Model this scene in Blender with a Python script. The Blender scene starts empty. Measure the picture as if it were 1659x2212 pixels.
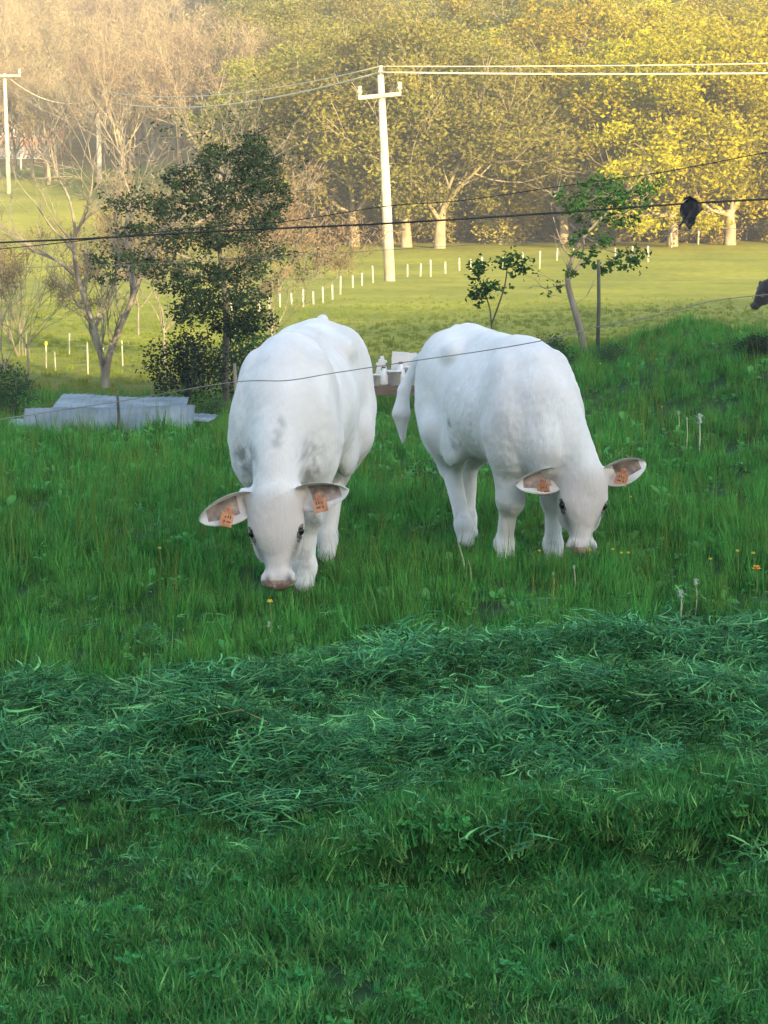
import bpy, math, random
import numpy as np
from mathutils import Vector, Matrix
R = math.radians
random.seed(7); rng = np.random.default_rng(7)
scene = bpy.context.scene
col = scene.collection

# ------------------------------------------------------------------ camera
F = 4600.0; W0, H0 = 1659.0, 2212.0; CAMZ = 2.0
PITCH = math.atan(605.0 / F)
cd = bpy.data.cameras.new('camera'); cam = bpy.data.objects.new('camera', cd); col.objects.link(cam)
cam.location = (0, 0, CAMZ); cam.rotation_euler = (math.pi / 2 - PITCH, 0, 0)
cd.sensor_fit = 'HORIZONTAL'; cd.sensor_width = 36; cd.lens = F / W0 * 36
cd.clip_start = 0.1; cd.clip_end = 3000
scene.camera = cam
# ------------------------------------------------------------------ light
SUN_EL = R(12.0); SUN_AZ = math.atan2(.507, -.862)
world = bpy.data.worlds.new('World'); scene.world = world; world.use_nodes = True
wn = world.node_tree; bg = wn.nodes['Background']
sky = wn.nodes.new('ShaderNodeTexSky'); sky.sky_type = 'NISHITA'; sky.sun_disc = False
sky.sun_elevation = SUN_EL; sky.sun_rotation = SUN_AZ; sky.altitude = 200
sky.dust_density = 1.5
wn.links.new(sky.outputs[0], bg.inputs[0]); bg.inputs[1].default_value = 0.15
sd = bpy.data.lights.new('sun', 'SUN'); sun = bpy.data.objects.new('sun', sd); col.objects.link(sun)
sd.energy = 4.3; sd.angle = R(.55); sd.color = (1.0, .78, .40)
sdir = Vector((math.cos(SUN_EL) * .507, -math.cos(SUN_EL) * .862, math.sin(SUN_EL)))
sun.rotation_euler = sdir.to_track_quat('Z', 'Y').to_euler(); sun.location = (0, 0, 60)
vs = scene.view_settings
scene.display_settings.display_device = 'sRGB'
vs.view_transform = 'Standard'; vs.look = 'None'; vs.exposure = 2.1; vs.gamma = 1; vs.use_curve_mapping = False

# ------------------------------------------------------------------ helpers
def P(u, v, Y):
    """world point seen at (u, v) of the 1659 x 2212 picture, at depth Y (along +y)"""
    cx = (u - W0 / 2) / F; cy = -(v - H0 / 2) / F
    c, s = math.cos(PITCH), math.sin(PITCH)
    d = Vector((cx, c + cy * s, -s + cy * c))
    return Vector((0, 0, CAMZ)) + d * (Y / d.y)

def sstep(a, b, x):
    t = np.clip((x - a) / (b - a), 0, 1); return t * t * (3 - 2 * t)

def _hash(ix, iy, s):
    n = (ix * 374761393 + iy * 668265263 + s * 2246822519) & 0xffffffff
    n = ((n ^ (n >> 13)) * 1274126177) & 0xffffffff
    return ((n ^ (n >> 16)) & 0xffff) / 65535.0
def vnoise(x, y, s=0):
    x = np.asarray(x, float); y = np.asarray(y, float)
    ix = np.floor(x).astype(np.int64); iy = np.floor(y).astype(np.int64)
    fx = x - ix; fy = y - iy; fx = fx * fx * (3 - 2 * fx); fy = fy * fy * (3 - 2 * fy)
    a = _hash(ix, iy, s); b = _hash(ix + 1, iy, s); c = _hash(ix, iy + 1, s); d = _hash(ix + 1, iy + 1, s)
    return (a * (1 - fx) + b * fx) * (1 - fy) + (c * (1 - fx) + d * fx) * fy - .5

def row_a(x): return 9.20 + .42 * x                 # centre lines of the two swaths of cut grass
def row_b(x): return 7.85 + .30 * x
def step_line(x): return 6.42 + .17 * x             # edge between two mowing passes
def ground_h(x, y):
    x = np.asarray(x, float); y = np.asarray(y, float)
    z = 0.05 * vnoise(x / 1.7, y / 1.7, 1) * sstep(2, 8, y) + .03 * vnoise(x / .45, y / .45, 2)
    # bank at the right
    bank = np.exp(-(np.clip((4.2 - x), 0, 99) / 2.2) ** 2) * (.66 + .14 * np.exp(-((x - 3.9) / .6) ** 2))
    z = z + bank * sstep(15, 25, y) * (1 - sstep(25.5, 40, y))
    z = z - .12 * np.exp(-((x - .6) / 1.1) ** 2 - ((y - 13.8) / 1.2) ** 2)
    z = z - .22 * sstep(21.3, 24, y) * (1 - sstep(30, 60, y)) * (1 - sstep(0, 3, x))
    # swaths
    near = (y < 14)
    z = z + near * (.075 * np.exp(-((y - row_a(x)) / .34) ** 2) + .115 * np.exp(-((y - row_b(x)) / .48) ** 2)) * (1 + 2.4 * vnoise(x / .38, y / .30, 5))
    e = step_line(x) + .12 * vnoise(x / .6, 3.3, 8)
    z = z + near * (.17 * sstep(-.10, .08, y - e) * (1 - sstep(.1, 1.6, y - e)) * sstep(-.6, .4, x) - .08 * np.exp(-((y - e + .08) / .09) ** 2) * sstep(-.8, .3, x))
    # far: the field rises to the wood and the hillside
    left = 1 - sstep(-22, -8, x)
    rise = .04 * np.clip(y - 92, 0, 36) + .20 * np.clip(y - 128, 0, 190)
    risel = .085 * np.clip(y - 92, 0, 90) + .17 * np.clip(y - 182, 0, 190)
    z = z + np.where(y > 60, rise * (1 - left) + risel * left, 0)
    z = z + .35 * vnoise(x / 17, y / 17, 3) * sstep(34, 60, y)
    # unseen hill added behind the camera, crest shaped to cast the pasture's shade
    z = z + (21.8 + 7.5 * sstep(50, 70, x) + 2.4 * vnoise(x / 5, y / 9, 4)) * sstep(10, 60, -y)
    return z
def gz(x, y): return float(ground_h(np.array([x]), np.array([y]))[0])
def G(u, v, y0=4.0, y1=400):
    """ground point under a pixel"""
    ys = np.concatenate([np.arange(y0, 40, .03), np.arange(40, y1, .4)])
    a = P(u, v, 1.0); dx, dz = a.x, a.z - CAMZ
    f = (CAMZ + dz * ys) - ground_h(dx * ys, ys)
    i = np.where(f < 0)[0]
    Y = ys[i[0]] if len(i) else y1
    return Vector((dx * Y, Y, gz(dx * Y, Y)))

class MB:
    def __init__(s): s.v = []; s.f = []; s.m = []; s.n = 0
    def add(s, verts, faces, mi=0):
        s.v.extend(verts); n = s.n
        s.f.extend([tuple(i + n for i in f) for f in faces]); s.m.extend([mi] * len(faces)); s.n += len(verts)
    def tube(s, pts, rad, sides=6, mi=0, cap=True):
        pts = [Vector(p) for p in pts]; n = len(pts)
        if not hasattr(rad, '__len__'): rad = [rad] * n
        vs_ = []; up = Vector((0.3, 0.2, 1)).normalized()
        for i, p in enumerate(pts):
            t = (pts[min(i + 1, n - 1)] - pts[max(i - 1, 0)])
            t = t.normalized() if t.length > 1e-9 else Vector((0, 0, 1))
            a = t.cross(up)
            if a.length < .05: a = t.cross(Vector((1, 0, 0)))
            a.normalize(); b = t.cross(a)
            for k in range(sides):
                w = 2 * math.pi * k / sides
                vs_.append(tuple(p + (a * math.cos(w) + b * math.sin(w)) * rad[i]))
        fs = []
        for i in range(n - 1):
            for k in range(sides):
                k2 = (k + 1) % sides
                fs.append((i * sides + k, i * sides + k2, (i + 1) * sides + k2, (i + 1) * sides + k))
        if cap:
            fs.append(tuple(range(sides))[::-1]); fs.append(tuple((n - 1) * sides + k for k in range(sides)))
        s.add(vs_, fs, mi)
    def box(s, c, d, rot=None, mi=0):
        c = Vector(c); M = rot if rot is not None else Matrix.Identity(3)
        vs_ = [tuple(c + M @ Vector((x * d[0] / 2, y * d[1] / 2, z * d[2] / 2))) for x in (-1, 1) for y in (-1, 1) for z in (-1, 1)]
        s.add(vs_, [(0, 1, 3, 2), (4, 6, 7, 5), (0, 4, 5, 1), (2, 3, 7, 6), (0, 2, 6, 4), (1, 5, 7, 3)], mi)
    def mesh(s, name, mats, smooth=False):
        me = bpy.data.meshes.new(name); me.from_pydata(s.v, [], s.f)
        for m in (mats if isinstance(mats, (list, tuple)) else [mats]): me.materials.append(m)
        if any(s.m): me.polygons.foreach_set('material_index', s.m)
        if smooth: me.polygons.foreach_set('use_smooth', [True] * len(me.polygons))
        me.update(); return me
    def build(s, name, mats, parent=None, smooth=False, bevel=0):
        o = link(name, s.mesh(name, mats, smooth), parent)
        if bevel:
            b = o.modifiers.new('bevel', 'BEVEL'); b.width = bevel; b.segments = 2
        return o

def link(name, data, parent=None, loc=None):
    o = bpy.data.objects.new(name, data); col.objects.link(o)
    if parent: o.parent = parent
    if loc is not None: o.location = loc
    return o
def tag(o, label=None, cat=None, group=None, kind=None):
    if label: o['label'] = label
    if cat: o['category'] = cat
    if group: o['group'] = group
    if kind: o['kind'] = kind
    return o
def empty(name, loc, rz=0, label=None, cat=None, group=None):
    o = link(name, None, None, loc); o.rotation_euler.z = rz; o.empty_display_size = .1
    return tag(o, label, cat, group)
def copy_tree(o, parent=None):
    c = o.copy(); col.objects.link(c); c.parent = parent
    for ch in list(o.children): copy_tree(ch, c)
    return c

# ------------------------------------------------------------------ materials
def new_mat(name):
    m = bpy.data.materials.new(name); m.use_nodes = True
    nt = m.node_tree; nt.nodes.clear()
    out = nt.nodes.new('ShaderNodeOutputMaterial')
    return m, nt, out
def noise_col(nt, c1, c2, scale, detail=4, coord='Object', c3=None, stretch=None, lo=.35, hi=.65):
    tc = nt.nodes.new('ShaderNodeTexCoord'); n = nt.nodes.new('ShaderNodeTexNoise')
    n.inputs['Scale'].default_value = scale; n.inputs['Detail'].default_value = detail
    if stretch:
        mp = nt.nodes.new('ShaderNodeMapping'); mp.inputs['Scale'].default_value = stretch
        nt.links.new(tc.outputs[coord], mp.inputs[0]); nt.links.new(mp.outputs[0], n.inputs['Vector'])
    else: nt.links.new(tc.outputs[coord], n.inputs['Vector'])
    r = nt.nodes.new('ShaderNodeValToRGB')
    r.color_ramp.elements[0].position = lo; r.color_ramp.elements[0].color = (*c1, 1)
    r.color_ramp.elements[1].position = hi; r.color_ramp.elements[1].color = (*c2, 1)
    if c3:
        e = r.color_ramp.elements.new((lo + hi) / 2); e.color = (*c3, 1)
    nt.links.new(n.outputs[0], r.inputs[0]); return r, n, tc
def surf(name, c1, c2, scale=8, rough=.85, bump=.3, bscale=None, stretch=None, coord='Object', c3=None, metal=0, bdist=.01):
    m, nt, out = new_mat(name)
    r, n, tc = noise_col(nt, c1, c2, scale, 5, coord, c3, stretch)
    b = nt.nodes.new('ShaderNodeBsdfPrincipled'); b.inputs['Roughness'].default_value = rough
    b.inputs['Metallic'].default_value = metal; b.inputs['Specular IOR Level'].default_value = .3
    nt.links.new(r.outputs[0], b.inputs['Base Color'])
    if bump:
        n2 = nt.nodes.new('ShaderNodeTexNoise'); n2.inputs['Scale'].default_value = bscale or scale * 4
        n2.inputs['Detail'].default_value = 5
        nt.links.new(tc.outputs[coord], n2.inputs['Vector'])
        bp = nt.nodes.new('ShaderNodeBump'); bp.inputs['Strength'].default_value = bump; bp.inputs['Distance'].default_value = bdist
        nt.links.new(n2.outputs[0], bp.inputs['Height']); nt.links.new(bp.outputs[0], b.inputs['Normal'])
    nt.links.new(b.outputs[0], out.inputs[0]); return m
def leafy(name, c1, c2, scale=1.2, trans=.3, rnd=.25, coord='Object', c3=None, rough=.7, spec=.08):
    """leaf / grass blade material: noise colour, random tint of each leaf and of each plant"""
    m, nt, out = new_mat(name)
    r, n, tc = noise_col(nt, c1, c2, scale, 3, coord, c3)
    col_ = r.outputs[0]
    geo = nt.nodes.new('ShaderNodeNewGeometry'); oi = nt.nodes.new('ShaderNodeObjectInfo')
    mth = nt.nodes.new('ShaderNodeMath'); mth.operation = 'ADD'
    nt.links.new(geo.outputs['Random Per Island'], mth.inputs[0]); nt.links.new(oi.outputs['Random'], mth.inputs[1])
    mr = nt.nodes.new('ShaderNodeMapRange'); mr.inputs['From Max'].default_value = 2
    mr.inputs['To Min'].default_value = 1 - rnd; mr.inputs['To Max'].default_value = 1 + rnd
    nt.links.new(mth.outputs[0], mr.inputs['Value'])
    hs = nt.nodes.new('ShaderNodeHueSaturation'); nt.links.new(mr.outputs[0], hs.inputs['Value'])
    mr2 = nt.nodes.new('ShaderNodeMapRange'); mr2.inputs['To Min'].default_value = .5 - .008; mr2.inputs['To Max'].default_value = .5 + .03
    nt.links.new(oi.outputs['Random'], mr2.inputs['Value']); nt.links.new(mr2.outputs[0], hs.inputs['Hue'])
    nt.links.new(col_, hs.inputs['Color'])
    d = nt.nodes.new('ShaderNodeBsdfPrincipled'); d.inputs['Roughness'].default_value = rough
    d.inputs['Specular IOR Level'].default_value = spec
    t = nt.nodes.new('ShaderNodeBsdfTranslucent'); mx = nt.nodes.new('ShaderNodeMixShader'); mx.inputs[0].default_value = trans
    nt.links.new(hs.outputs[0], d.inputs['Base Color']); nt.links.new(hs.outputs[0], t.inputs['Color'])
    nt.links.new(d.outputs[0], mx.inputs[1]); nt.links.new(t.outputs[0], mx.inputs[2])
    nt.links.new(mx.outputs[0], out.inputs[0]); return m

M = {}
M['lawn'] = leafy('lawn_blade', (.033, .15, .030), (.25, .44, .12), 6.0, .2, .7, c3=(.085, .255, .055))
M['meadow'] = leafy('meadow_blade', (.03, .155, .024), (.19, .41, .075), 4.0, .22, .7)
M['cut'] = leafy('cut_blade', (.025, .14, .035), (.20, .45, .14), 7.0, .12, .75, c3=(.05, .20, .06))
M['straw'] = leafy('straw_blade', (.30, .30, .13), (.45, .42, .22), 5.0, .2, .2)
M['tuft'] = leafy('field_tuft', (.15, .20, .03), (.26, .27, .045), .2, .3, .2)
M['bark'] = surf('grey_bark', (.17, .145, .12), (.33, .29, .24), 6, .95, .6, 30, stretch=(1, 1, .3))
M['barkd'] = surf('dark_bark', (.06, .06, .05), (.13, .12, .10), 6, .95, .6, 30)
M['barkl'] = surf('pale_bark', (.26, .20, .13), (.42, .34, .22), 2, .95, .6, 12)
M['leaf_y'] = leafy('yellow_green_leaf', (.25, .20, .012), (.47, .38, .016), .22, .4, .28, c3=(.36, .29, .013))
M['leaf_o'] = leafy('olive_budding_leaf', (.19, .17, .035), (.32, .28, .055), .22, .4, .25)
M['twig'] = leafy('brown_twig', (.20, .145, .095), (.34, .25, .16), .25, .15, .25)
M['leaf_d'] = leafy('dark_ivy_leaf', (.010, .024, .014), (.030, .052, .028), 1.5, .15, .35)
M['leaf_g'] = leafy('fresh_green_leaf', (.025, .065, .015), (.065, .13, .028), 2, .3, .3)
M['leaf_b'] = leafy('bush_leaf', (.030, .085, .035), (.07, .14, .06), 2, .25, .3)
M['hedge'] = leafy('brown_hedge_leaf', (.22, .16, .05), (.42, .31, .09), .5, .2, .3)
M['conc'] = surf('pole_concrete', (.40, .34, .27), (.64, .57, .47), 1.3, .9, .4, 8)
M['wire'] = surf('line_wire', (.50, .46, .36), (.60, .55, .42), 1, .5, 0)
M['cable'] = surf('dark_cable', (.02, .02, .02), (.05, .05, .045), 3, .6, 0)
M['rusty'] = surf('fence_wire', (.16, .16, .17), (.26, .25, .25), 3, .5, 0)
M['post'] = surf('white_post', (.42, .40, .30), (.62, .60, .48), 3, .6, .2, 20)
M['postcap'] = surf('yellow_cap', (.70, .60, .03), (.80, .72, .05), 3, .5, 0)
M['postd'] = surf('weathered_wood', (.05, .055, .05), (.12, .12, .10), 5, .95, .5, 30)
M['sheet'] = surf('galvanised_sheet', (.11, .15, .17), (.26, .31, .35), 2.2, .6, .15, 12, metal=0, c3=(.18, .23, .26))
M['white'] = surf('white_plastic', (.68, .68, .70), (.82, .82, .82), 3, .45, .1, 10)
M['plank'] = surf('brown_plank', (.12, .08, .07), (.22, .16, .13), 4, .8, .3, 20)
M['black'] = surf('black_plastic', (.012, .012, .016), (.03, .03, .038), 4, .35, .5, 14)
M['pinkwall'] = surf('pink_render', (.44, .22, .17), (.54, .29, .22), .8, .9, .2, 6)
M['roof'] = surf('red_tile', (.36, .19, .13), (.48, .28, .19), 2, .85, .3, 9)
M['glass'] = surf('window_glass', (.04, .05, .06), (.07, .08, .09), 1, .1, 0)
M['whitewash'] = surf('white_paint', (.72, .70, .66), (.80, .78, .74), 2, .7, .1, 8)
M['petal'] = surf('yellow_petal', (.75, .62, .02), (.85, .75, .05), 60, .5, 0)
M['petalo'] = surf('orange_petal', (.80, .42, .01), (.85, .52, .02), 60, .5, 0)
M['clock'] = surf('pale_seed_head', (.45, .55, .45), (.65, .72, .60), 60, .9, 0)
M['stem'] = surf('flower_stem', (.10, .20, .05), (.18, .30, .08), 20, .7, 0)
M['stemw'] = surf('dry_stem', (.42, .44, .26), (.58, .58, .40), 20, .7, 0)

def ground_mat():
    m, nt, out = new_mat('ground_grass')
    tc = nt.nodes.new('ShaderNodeTexCoord'); sep = nt.nodes.new('ShaderNodeSeparateXYZ')
    nt.links.new(tc.outputs['Object'], sep.inputs[0])
    def noise(s, det=5):
        n = nt.nodes.new('ShaderNodeTexNoise'); n.inputs['Scale'].default_value = s; n.inputs['Detail'].default_value = det
        nt.links.new(tc.outputs['Object'], n.inputs['Vector']); return n
    def ramp(src, pts):
        r = nt.nodes.new('ShaderNodeValToRGB'); e = r.color_ramp.elements
        e[0].position, e[0].color = pts[0][0], (*pts[0][1], 1); e[1].position, e[1].color = pts[-1][0], (*pts[-1][1], 1)
        for p, c in pts[1:-1]:
            x = e.new(p); x.color = (*c, 1)
        nt.links.new(src, r.inputs[0]); return r
    nearc = ramp(noise(3).outputs[0], [(.35, (.012, .038, .010)), (.65, (.030, .075, .020))])      # turf under the blades
    farc = ramp(noise(.16, 8).outputs[0], [(.3, (.20, .22, .028)), (.5, (.28, .28, .036)), (.7, (.36, .34, .045))])
    fine = ramp(noise(2.6, 6).outputs[0], [(.3, (.75, .75, .7)), (.7, (1.1, 1.1, 1.1))])
    mul = nt.nodes.new('ShaderNodeMix'); mul.data_type = 'RGBA'; mul.blend_type = 'MULTIPLY'; mul.inputs[0].default_value = 1
    nt.links.new(farc.outputs[0], mul.inputs[6]); nt.links.new(fine.outputs[0], mul.inputs[7])
    mr = nt.nodes.new('ShaderNodeMapRange'); mr.inputs['From Min'].default_value = 24; mr.inputs['From Max'].default_value = 40
    nt.links.new(sep.outputs['Y'], mr.inputs['Value'])
    mix = nt.nodes.new('ShaderNodeMix'); mix.data_type = 'RGBA'
    nt.links.new(mr.outputs[0], mix.inputs[0]); nt.links.new(nearc.outputs[0], mix.inputs[6]); nt.links.new(mul.outputs[2], mix.inputs[7])
    lit = ramp(noise(.5, 7).outputs[0], [(.3, (.18, .125, .04)), (.7, (.34, .25, .09))])
    at = nt.nodes.new('ShaderNodeAttribute'); at.attribute_name = 'litter'
    mx3 = nt.nodes.new('ShaderNodeMix'); mx3.data_type = 'RGBA'
    nt.links.new(at.outputs['Fac'], mx3.inputs[0]); nt.links.new(mix.outputs[2], mx3.inputs[6]); nt.links.new(lit.outputs[0], mx3.inputs[7]); mix = mx3
    b = nt.nodes.new('ShaderNodeBsdfPrincipled'); b.inputs['Roughness'].default_value = .95; b.inputs['Specular IOR Level'].default_value = .1
    bp = nt.nodes.new('ShaderNodeBump'); bp.inputs['Strength'].default_value = .7; bp.inputs['Distance'].default_value = .12
    nt.links.new(noise(1.8, 8).outputs[0], bp.inputs['Height']); nt.links.new(bp.outputs[0], b.inputs['Normal'])
    nt.links.new(mix.outputs[2], b.inputs['Base Color']); nt.links.new(b.outputs[0], out.inputs[0]); return m

# ------------------------------------------------------------------ ground
def spaced(*segs):
    out = []
    for a, b, d in segs: out.extend(np.arange(a, b - 1e-6, d))
    out.append(segs[-1][1]); return np.array(out)
ys = spaced((-260, -70, 14), (-70, 0, 2.5), (0, 4.5, .5), (4.5, 12, .05), (12, 30, .15), (30, 130, 1.0), (130, 420, 5), (420, 900, 40))
xp = spaced((0, 3.2, .06), (3.2, 12, .35), (12, 60, 2), (60, 420, 20)); xs = np.concatenate([-xp[:0:-1], xp])
gx, gy = np.meshgrid(xs, ys); gzv = ground_h(gx, gy)
nx, ny = len(xs), len(ys)
idx = np.arange(nx * ny).reshape(ny, nx)
quads = np.stack([idx[:-1, :-1], idx[:-1, 1:], idx[1:, 1:], idx[1:, :-1]], -1).reshape(-1, 4)
def np_mesh(name, verts, quads_, mats, smooth=True, mi=None):
    me = bpy.data.meshes.new(name)
    me.vertices.add(len(verts)); me.vertices.foreach_set('co', np.asarray(verts, np.float32).ravel())
    k = quads_.shape[1]; nq = len(quads_)
    me.loops.add(nq * k); me.loops.foreach_set('vertex_index', quads_.astype(np.int32).ravel())
    me.polygons.add(nq); me.polygons.foreach_set('loop_start', np.arange(0, nq * k, k, dtype=np.int32))
    me.polygons.foreach_set('loop_total', np.full(nq, k, np.int32))
    if smooth: me.polygons.foreach_set('use_smooth', np.ones(nq, bool))
    for m in mats: me.materials.append(m)
    if mi is not None: me.polygons.foreach_set('material_index', mi.astype(np.int32))
    me.update(calc_edges=True); me.validate(); return me
gme = np_mesh('ground', np.stack([gx, gy, gzv], -1).reshape(-1, 3), quads, [ground_mat()])
lft = 1 - sstep(-22, -6, gx)
litter = sstep(0, 7, gy + 6 * vnoise(gx / 9, gy / 9, 61) - (125 + 48 * lft))
la = gme.attributes.new('litter', 'FLOAT', 'POINT'); la.data.foreach_set('value', litter.ravel().astype(np.float32))
ground = link('ground', gme); tag(ground, kind='structure')

# ------------------------------------------------------------------ grass (stuff)
def blade(mb, base, h, w, yaw, lean, curl, segs=3, mi=0):
    d = Vector((math.cos(yaw), math.sin(yaw), 0)); s = Vector((-d.y, d.x, 0))
    vs_ = []; p = Vector(base); ang = lean
    for i in range(segs + 1):
        t = i / segs; ww = w * (1 - t ** 1.6) * .5
        if i < segs: vs_ += [tuple(p - s * ww), tuple(p + s * ww)]
        else: vs_ += [tuple(p)]
        p = p + (Vector((0, 0, math.cos(ang))) + d * math.sin(ang)) * (h / segs); ang += curl / segs
    fs = [(2 * i, 2 * i + 1, 2 * i + 3, 2 * i + 2) for i in range(segs - 1)] + [(2 * segs - 2, 2 * segs - 1, 2 * segs)]
    mb.add(vs_, fs, mi)
def strand(mb, c, L, w, yaw, pitch, bend, mi=0, segs=4):
    """blade lying loose, bending sideways and up and down"""
    p = Vector(c); vs_ = []; a = yaw; t = pitch
    p = p - Vector((math.cos(a), math.sin(a), 0)) * L * .5
    for i in range(segs + 1):
        d = Vector((math.cos(a) * math.cos(t), math.sin(a) * math.cos(t), math.sin(t))); s = Vector((-math.sin(a), math.cos(a), .3)).normalized()
        ww = w * .5 * (1 - (abs(i / segs - .4) / .62) ** 2)
        vs_ += [tuple(p - s * ww), tuple(p + s * ww)]; p = p + d * L / segs; a += bend / segs; t -= pitch * 2 / segs
    mb.add(vs_, [(2 * i, 2 * i + 1, 2 * i + 3, 2 * i + 2) for i in range(segs)], mi)
def protos(tagname, n, fn, mats):
    c = bpy.data.collections.new(tagname)
    for i in range(n):
        mb = MB(); fn(mb, i); o = bpy.data.objects.new(tagname + '_clump', mb.mesh(tagname + '_clump', mats)); c.objects.link(o)
    return c
U = random.uniform
def lawn_clump(mb, i):
    for _ in range(46):
        r = .055 * math.sqrt(random.random()); a = U(0, 6.28)
        blade(mb, (r * math.cos(a), r * math.sin(a), -.01), U(.03, .085), U(.0035, .0065), U(0, 6.28), U(.05, .8), U(.2, 1.4))
    if i == 7:      # clover and plantain among the blades
        for _ in range(9):
            a = U(0, 6.28); r = U(0, .05); z = U(.03, .06)
            for q in range(3):
                b = a * 3 + q * 2.09; L = U(.008, .013)
                c = Vector((r * math.cos(a), r * math.sin(a), z)); d = Vector((math.cos(b), math.sin(b), U(0, .5))) * L; e = Vector((-math.sin(b), math.cos(b), 0)) * L * .6
                mb.add([tuple(c), tuple(c + d * .6 + e), tuple(c + d * 1.2), tuple(c + d * .6 - e)], [(0, 1, 2, 3)])
def meadow_clump(mb, i):
    for _ in range(34):
        r = .075 * math.sqrt(random.random()); a = U(0, 6.28)
        h = U(.06, .17) if i else U(.12, .28)
        blade(mb, (r * math.cos(a), r * math.sin(a), -.01), h, U(.004, .008), U(0, 6.28), U(.0, .35), U(.0, 1.1))
def seed_clump(mb, i):
    for _ in range(6):
        r = .08 * math.sqrt(random.random()); a = U(0, 6.28); h = U(.25, .42)
        blade(mb, (r * math.cos(a), r * math.sin(a), -.01), h, .004, U(0, 6.28), U(0, .15), U(0, .5))
def cut_clump(mb, i):
    for _ in range(42):
        r = .13 * math.sqrt(random.random()); a = U(0, 6.28)
        strand(mb, (r * math.cos(a), r * math.sin(a), U(-.01, .045)), U(.04, .16), U(.0035, .0075), U(0, 6.28), U(-.1, .55), U(-2, 2))
    for _ in range(5):
        blade(mb, (U(-.1, .1), U(-.1, .1), 0), U(.06, .15), .005, U(0, 6.28), U(.3, 1.2), U(0, 1))
def tuft_clump(mb, i):
    for _ in range(26):
        r = .16 * math.sqrt(random.random()); a = U(0, 6.28)
        blade(mb, (r * math.cos(a), r * math.sin(a), -.01), U(.12, .30), U(.012, .02), U(0, 6.28), U(0, .5), U(0, .9), 2)
C_lawn = protos('lawn', 8, lawn_clump, [M['lawn'], M['straw']])
C_mead = protos('meadow', 7, meadow_clump, [M['meadow']])
def weed_clump(mb, i):
    for _ in range(9):
        a = U(0, 6.28); el = U(.3, 1.2); L = U(.05, .13); w_ = L * U(.14, .24); d = Vector((math.cos(a) * math.cos(el), math.sin(a) * math.cos(el), math.sin(el))); sd_ = Vector((-math.sin(a), math.cos(a), 0))
        z0 = Vector((0, 0, U(0, .08))); p1 = z0 + d * L * .4; p2 = z0 + d * L * .75 + Vector((0, 0, -.01)); p3 = z0 + d * L + Vector((0, 0, -.03))
        mb.add([tuple(z0), tuple(p1 - sd_ * w_), tuple(p2 - sd_ * w_), tuple(p3), tuple(p2 + sd_ * w_), tuple(p1 + sd_ * w_)], [(0, 1, 5), (1, 2, 4, 5), (2, 3, 4)])
C_weed = protos('weed', 5, weed_clump, [leafy('weed_leaf', (.07, .24, .05), (.17, .42, .11), 6, .25, .3)])
C_seed = protos('tall_stem', 3, seed_clump, [M['tuft']])
C_cut = protos('cut', 7, cut_clump, [M['cut'], M['straw']])
C_tuft = protos('field_tuft', 5, tuft_clump, [M['tuft']])

def scatter(name, pts, coll, smin, smax, tilt=.15, label=None):
    n = len(pts)
    me = bpy.data.meshes.new(name); me.vertices.add(n); me.vertices.foreach_set('co', pts.astype(np.float32).ravel())
    ar = me.attributes.new('rot', 'FLOAT_VECTOR', 'POINT')
    rr = np.stack([rng.normal(0, tilt, n), rng.normal(0, tilt, n), rng.uniform(0, 6.28, n)], -1).astype(np.float32)
    ar.data.foreach_set('vector', rr.ravel())
    asz = me.attributes.new('size', 'FLOAT', 'POINT'); asz.data.foreach_set('value', (rng.uniform(smin, smax, n) * (1 + .9 * vnoise(pts[:, 0] / .28, pts[:, 1] / .34, 91) + .5 * vnoise(pts[:, 0] / .9, pts[:, 1] / 1.1, 92))).astype(np.float32))
    ai = me.attributes.new('pick', 'INT', 'POINT'); ai.data.foreach_set('value', rng.integers(0, 1000, n).astype(np.int32))
    o = link(name, me); tag(o, label, None, None, 'stuff')
    ng = bpy.data.node_groups.new(name + '_nodes', 'GeometryNodeTree')
    ng.interface.new_socket('Geometry', in_out='INPUT', socket_type='NodeSocketGeometry')
    ng.interface.new_socket('Geometry', in_out='OUTPUT', socket_type='NodeSocketGeometry')
    N = ng.nodes; Lk = ng.links
    gi = N.new('NodeGroupInput'); go = N.new('NodeGroupOutput')
    ci = N.new('GeometryNodeCollectionInfo'); ci.inputs['Collection'].default_value = coll
    ci.inputs['Separate Children'].default_value = True; ci.inputs['Reset Children'].default_value = True
    ip = N.new('GeometryNodeInstanceOnPoints'); ip.inputs['Pick Instance'].default_value = True
    def attr(nm, ty):
        a = N.new('GeometryNodeInputNamedAttribute'); a.data_type = ty; a.inputs['Name'].default_value = nm
        return [s for s in a.outputs if s.enabled][0]
    Lk.new(gi.outputs[0], ip.inputs['Points']); Lk.new(ci.outputs[0], ip.inputs['Instance'])
    Lk.new(attr('pick', 'INT'), ip.inputs['Instance Index'])
    e2r = N.new('FunctionNodeEulerToRotation'); Lk.new(attr('rot', 'FLOAT_VECTOR'), e2r.inputs[0]); Lk.new(e2r.outputs[0], ip.inputs['Rotation'])
    Lk.new(attr('size', 'FLOAT'), ip.inputs['Scale'])
    Lk.new(ip.outputs[0], go.inputs[0])
    md = o.modifiers.new('grass', 'NODES'); md.node_group = ng
    return o
def sample(y0, y1, dens, margin=1.0, keep=None):
    w1 = .185 * y1 + margin
    n = int(dens * (y1 - y0) * 2 * w1)
    x = rng.uniform(-w1, w1, n); y = rng.uniform(y0, y1, n)
    k = np.abs(x) < .185 * y + margin
    if keep is not None: k &= rng.uniform(0, 1, n) < keep(x, y)
    x, y = x[k], y[k]; return np.stack([x, y, ground_h(x, y)], -1)
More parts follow.
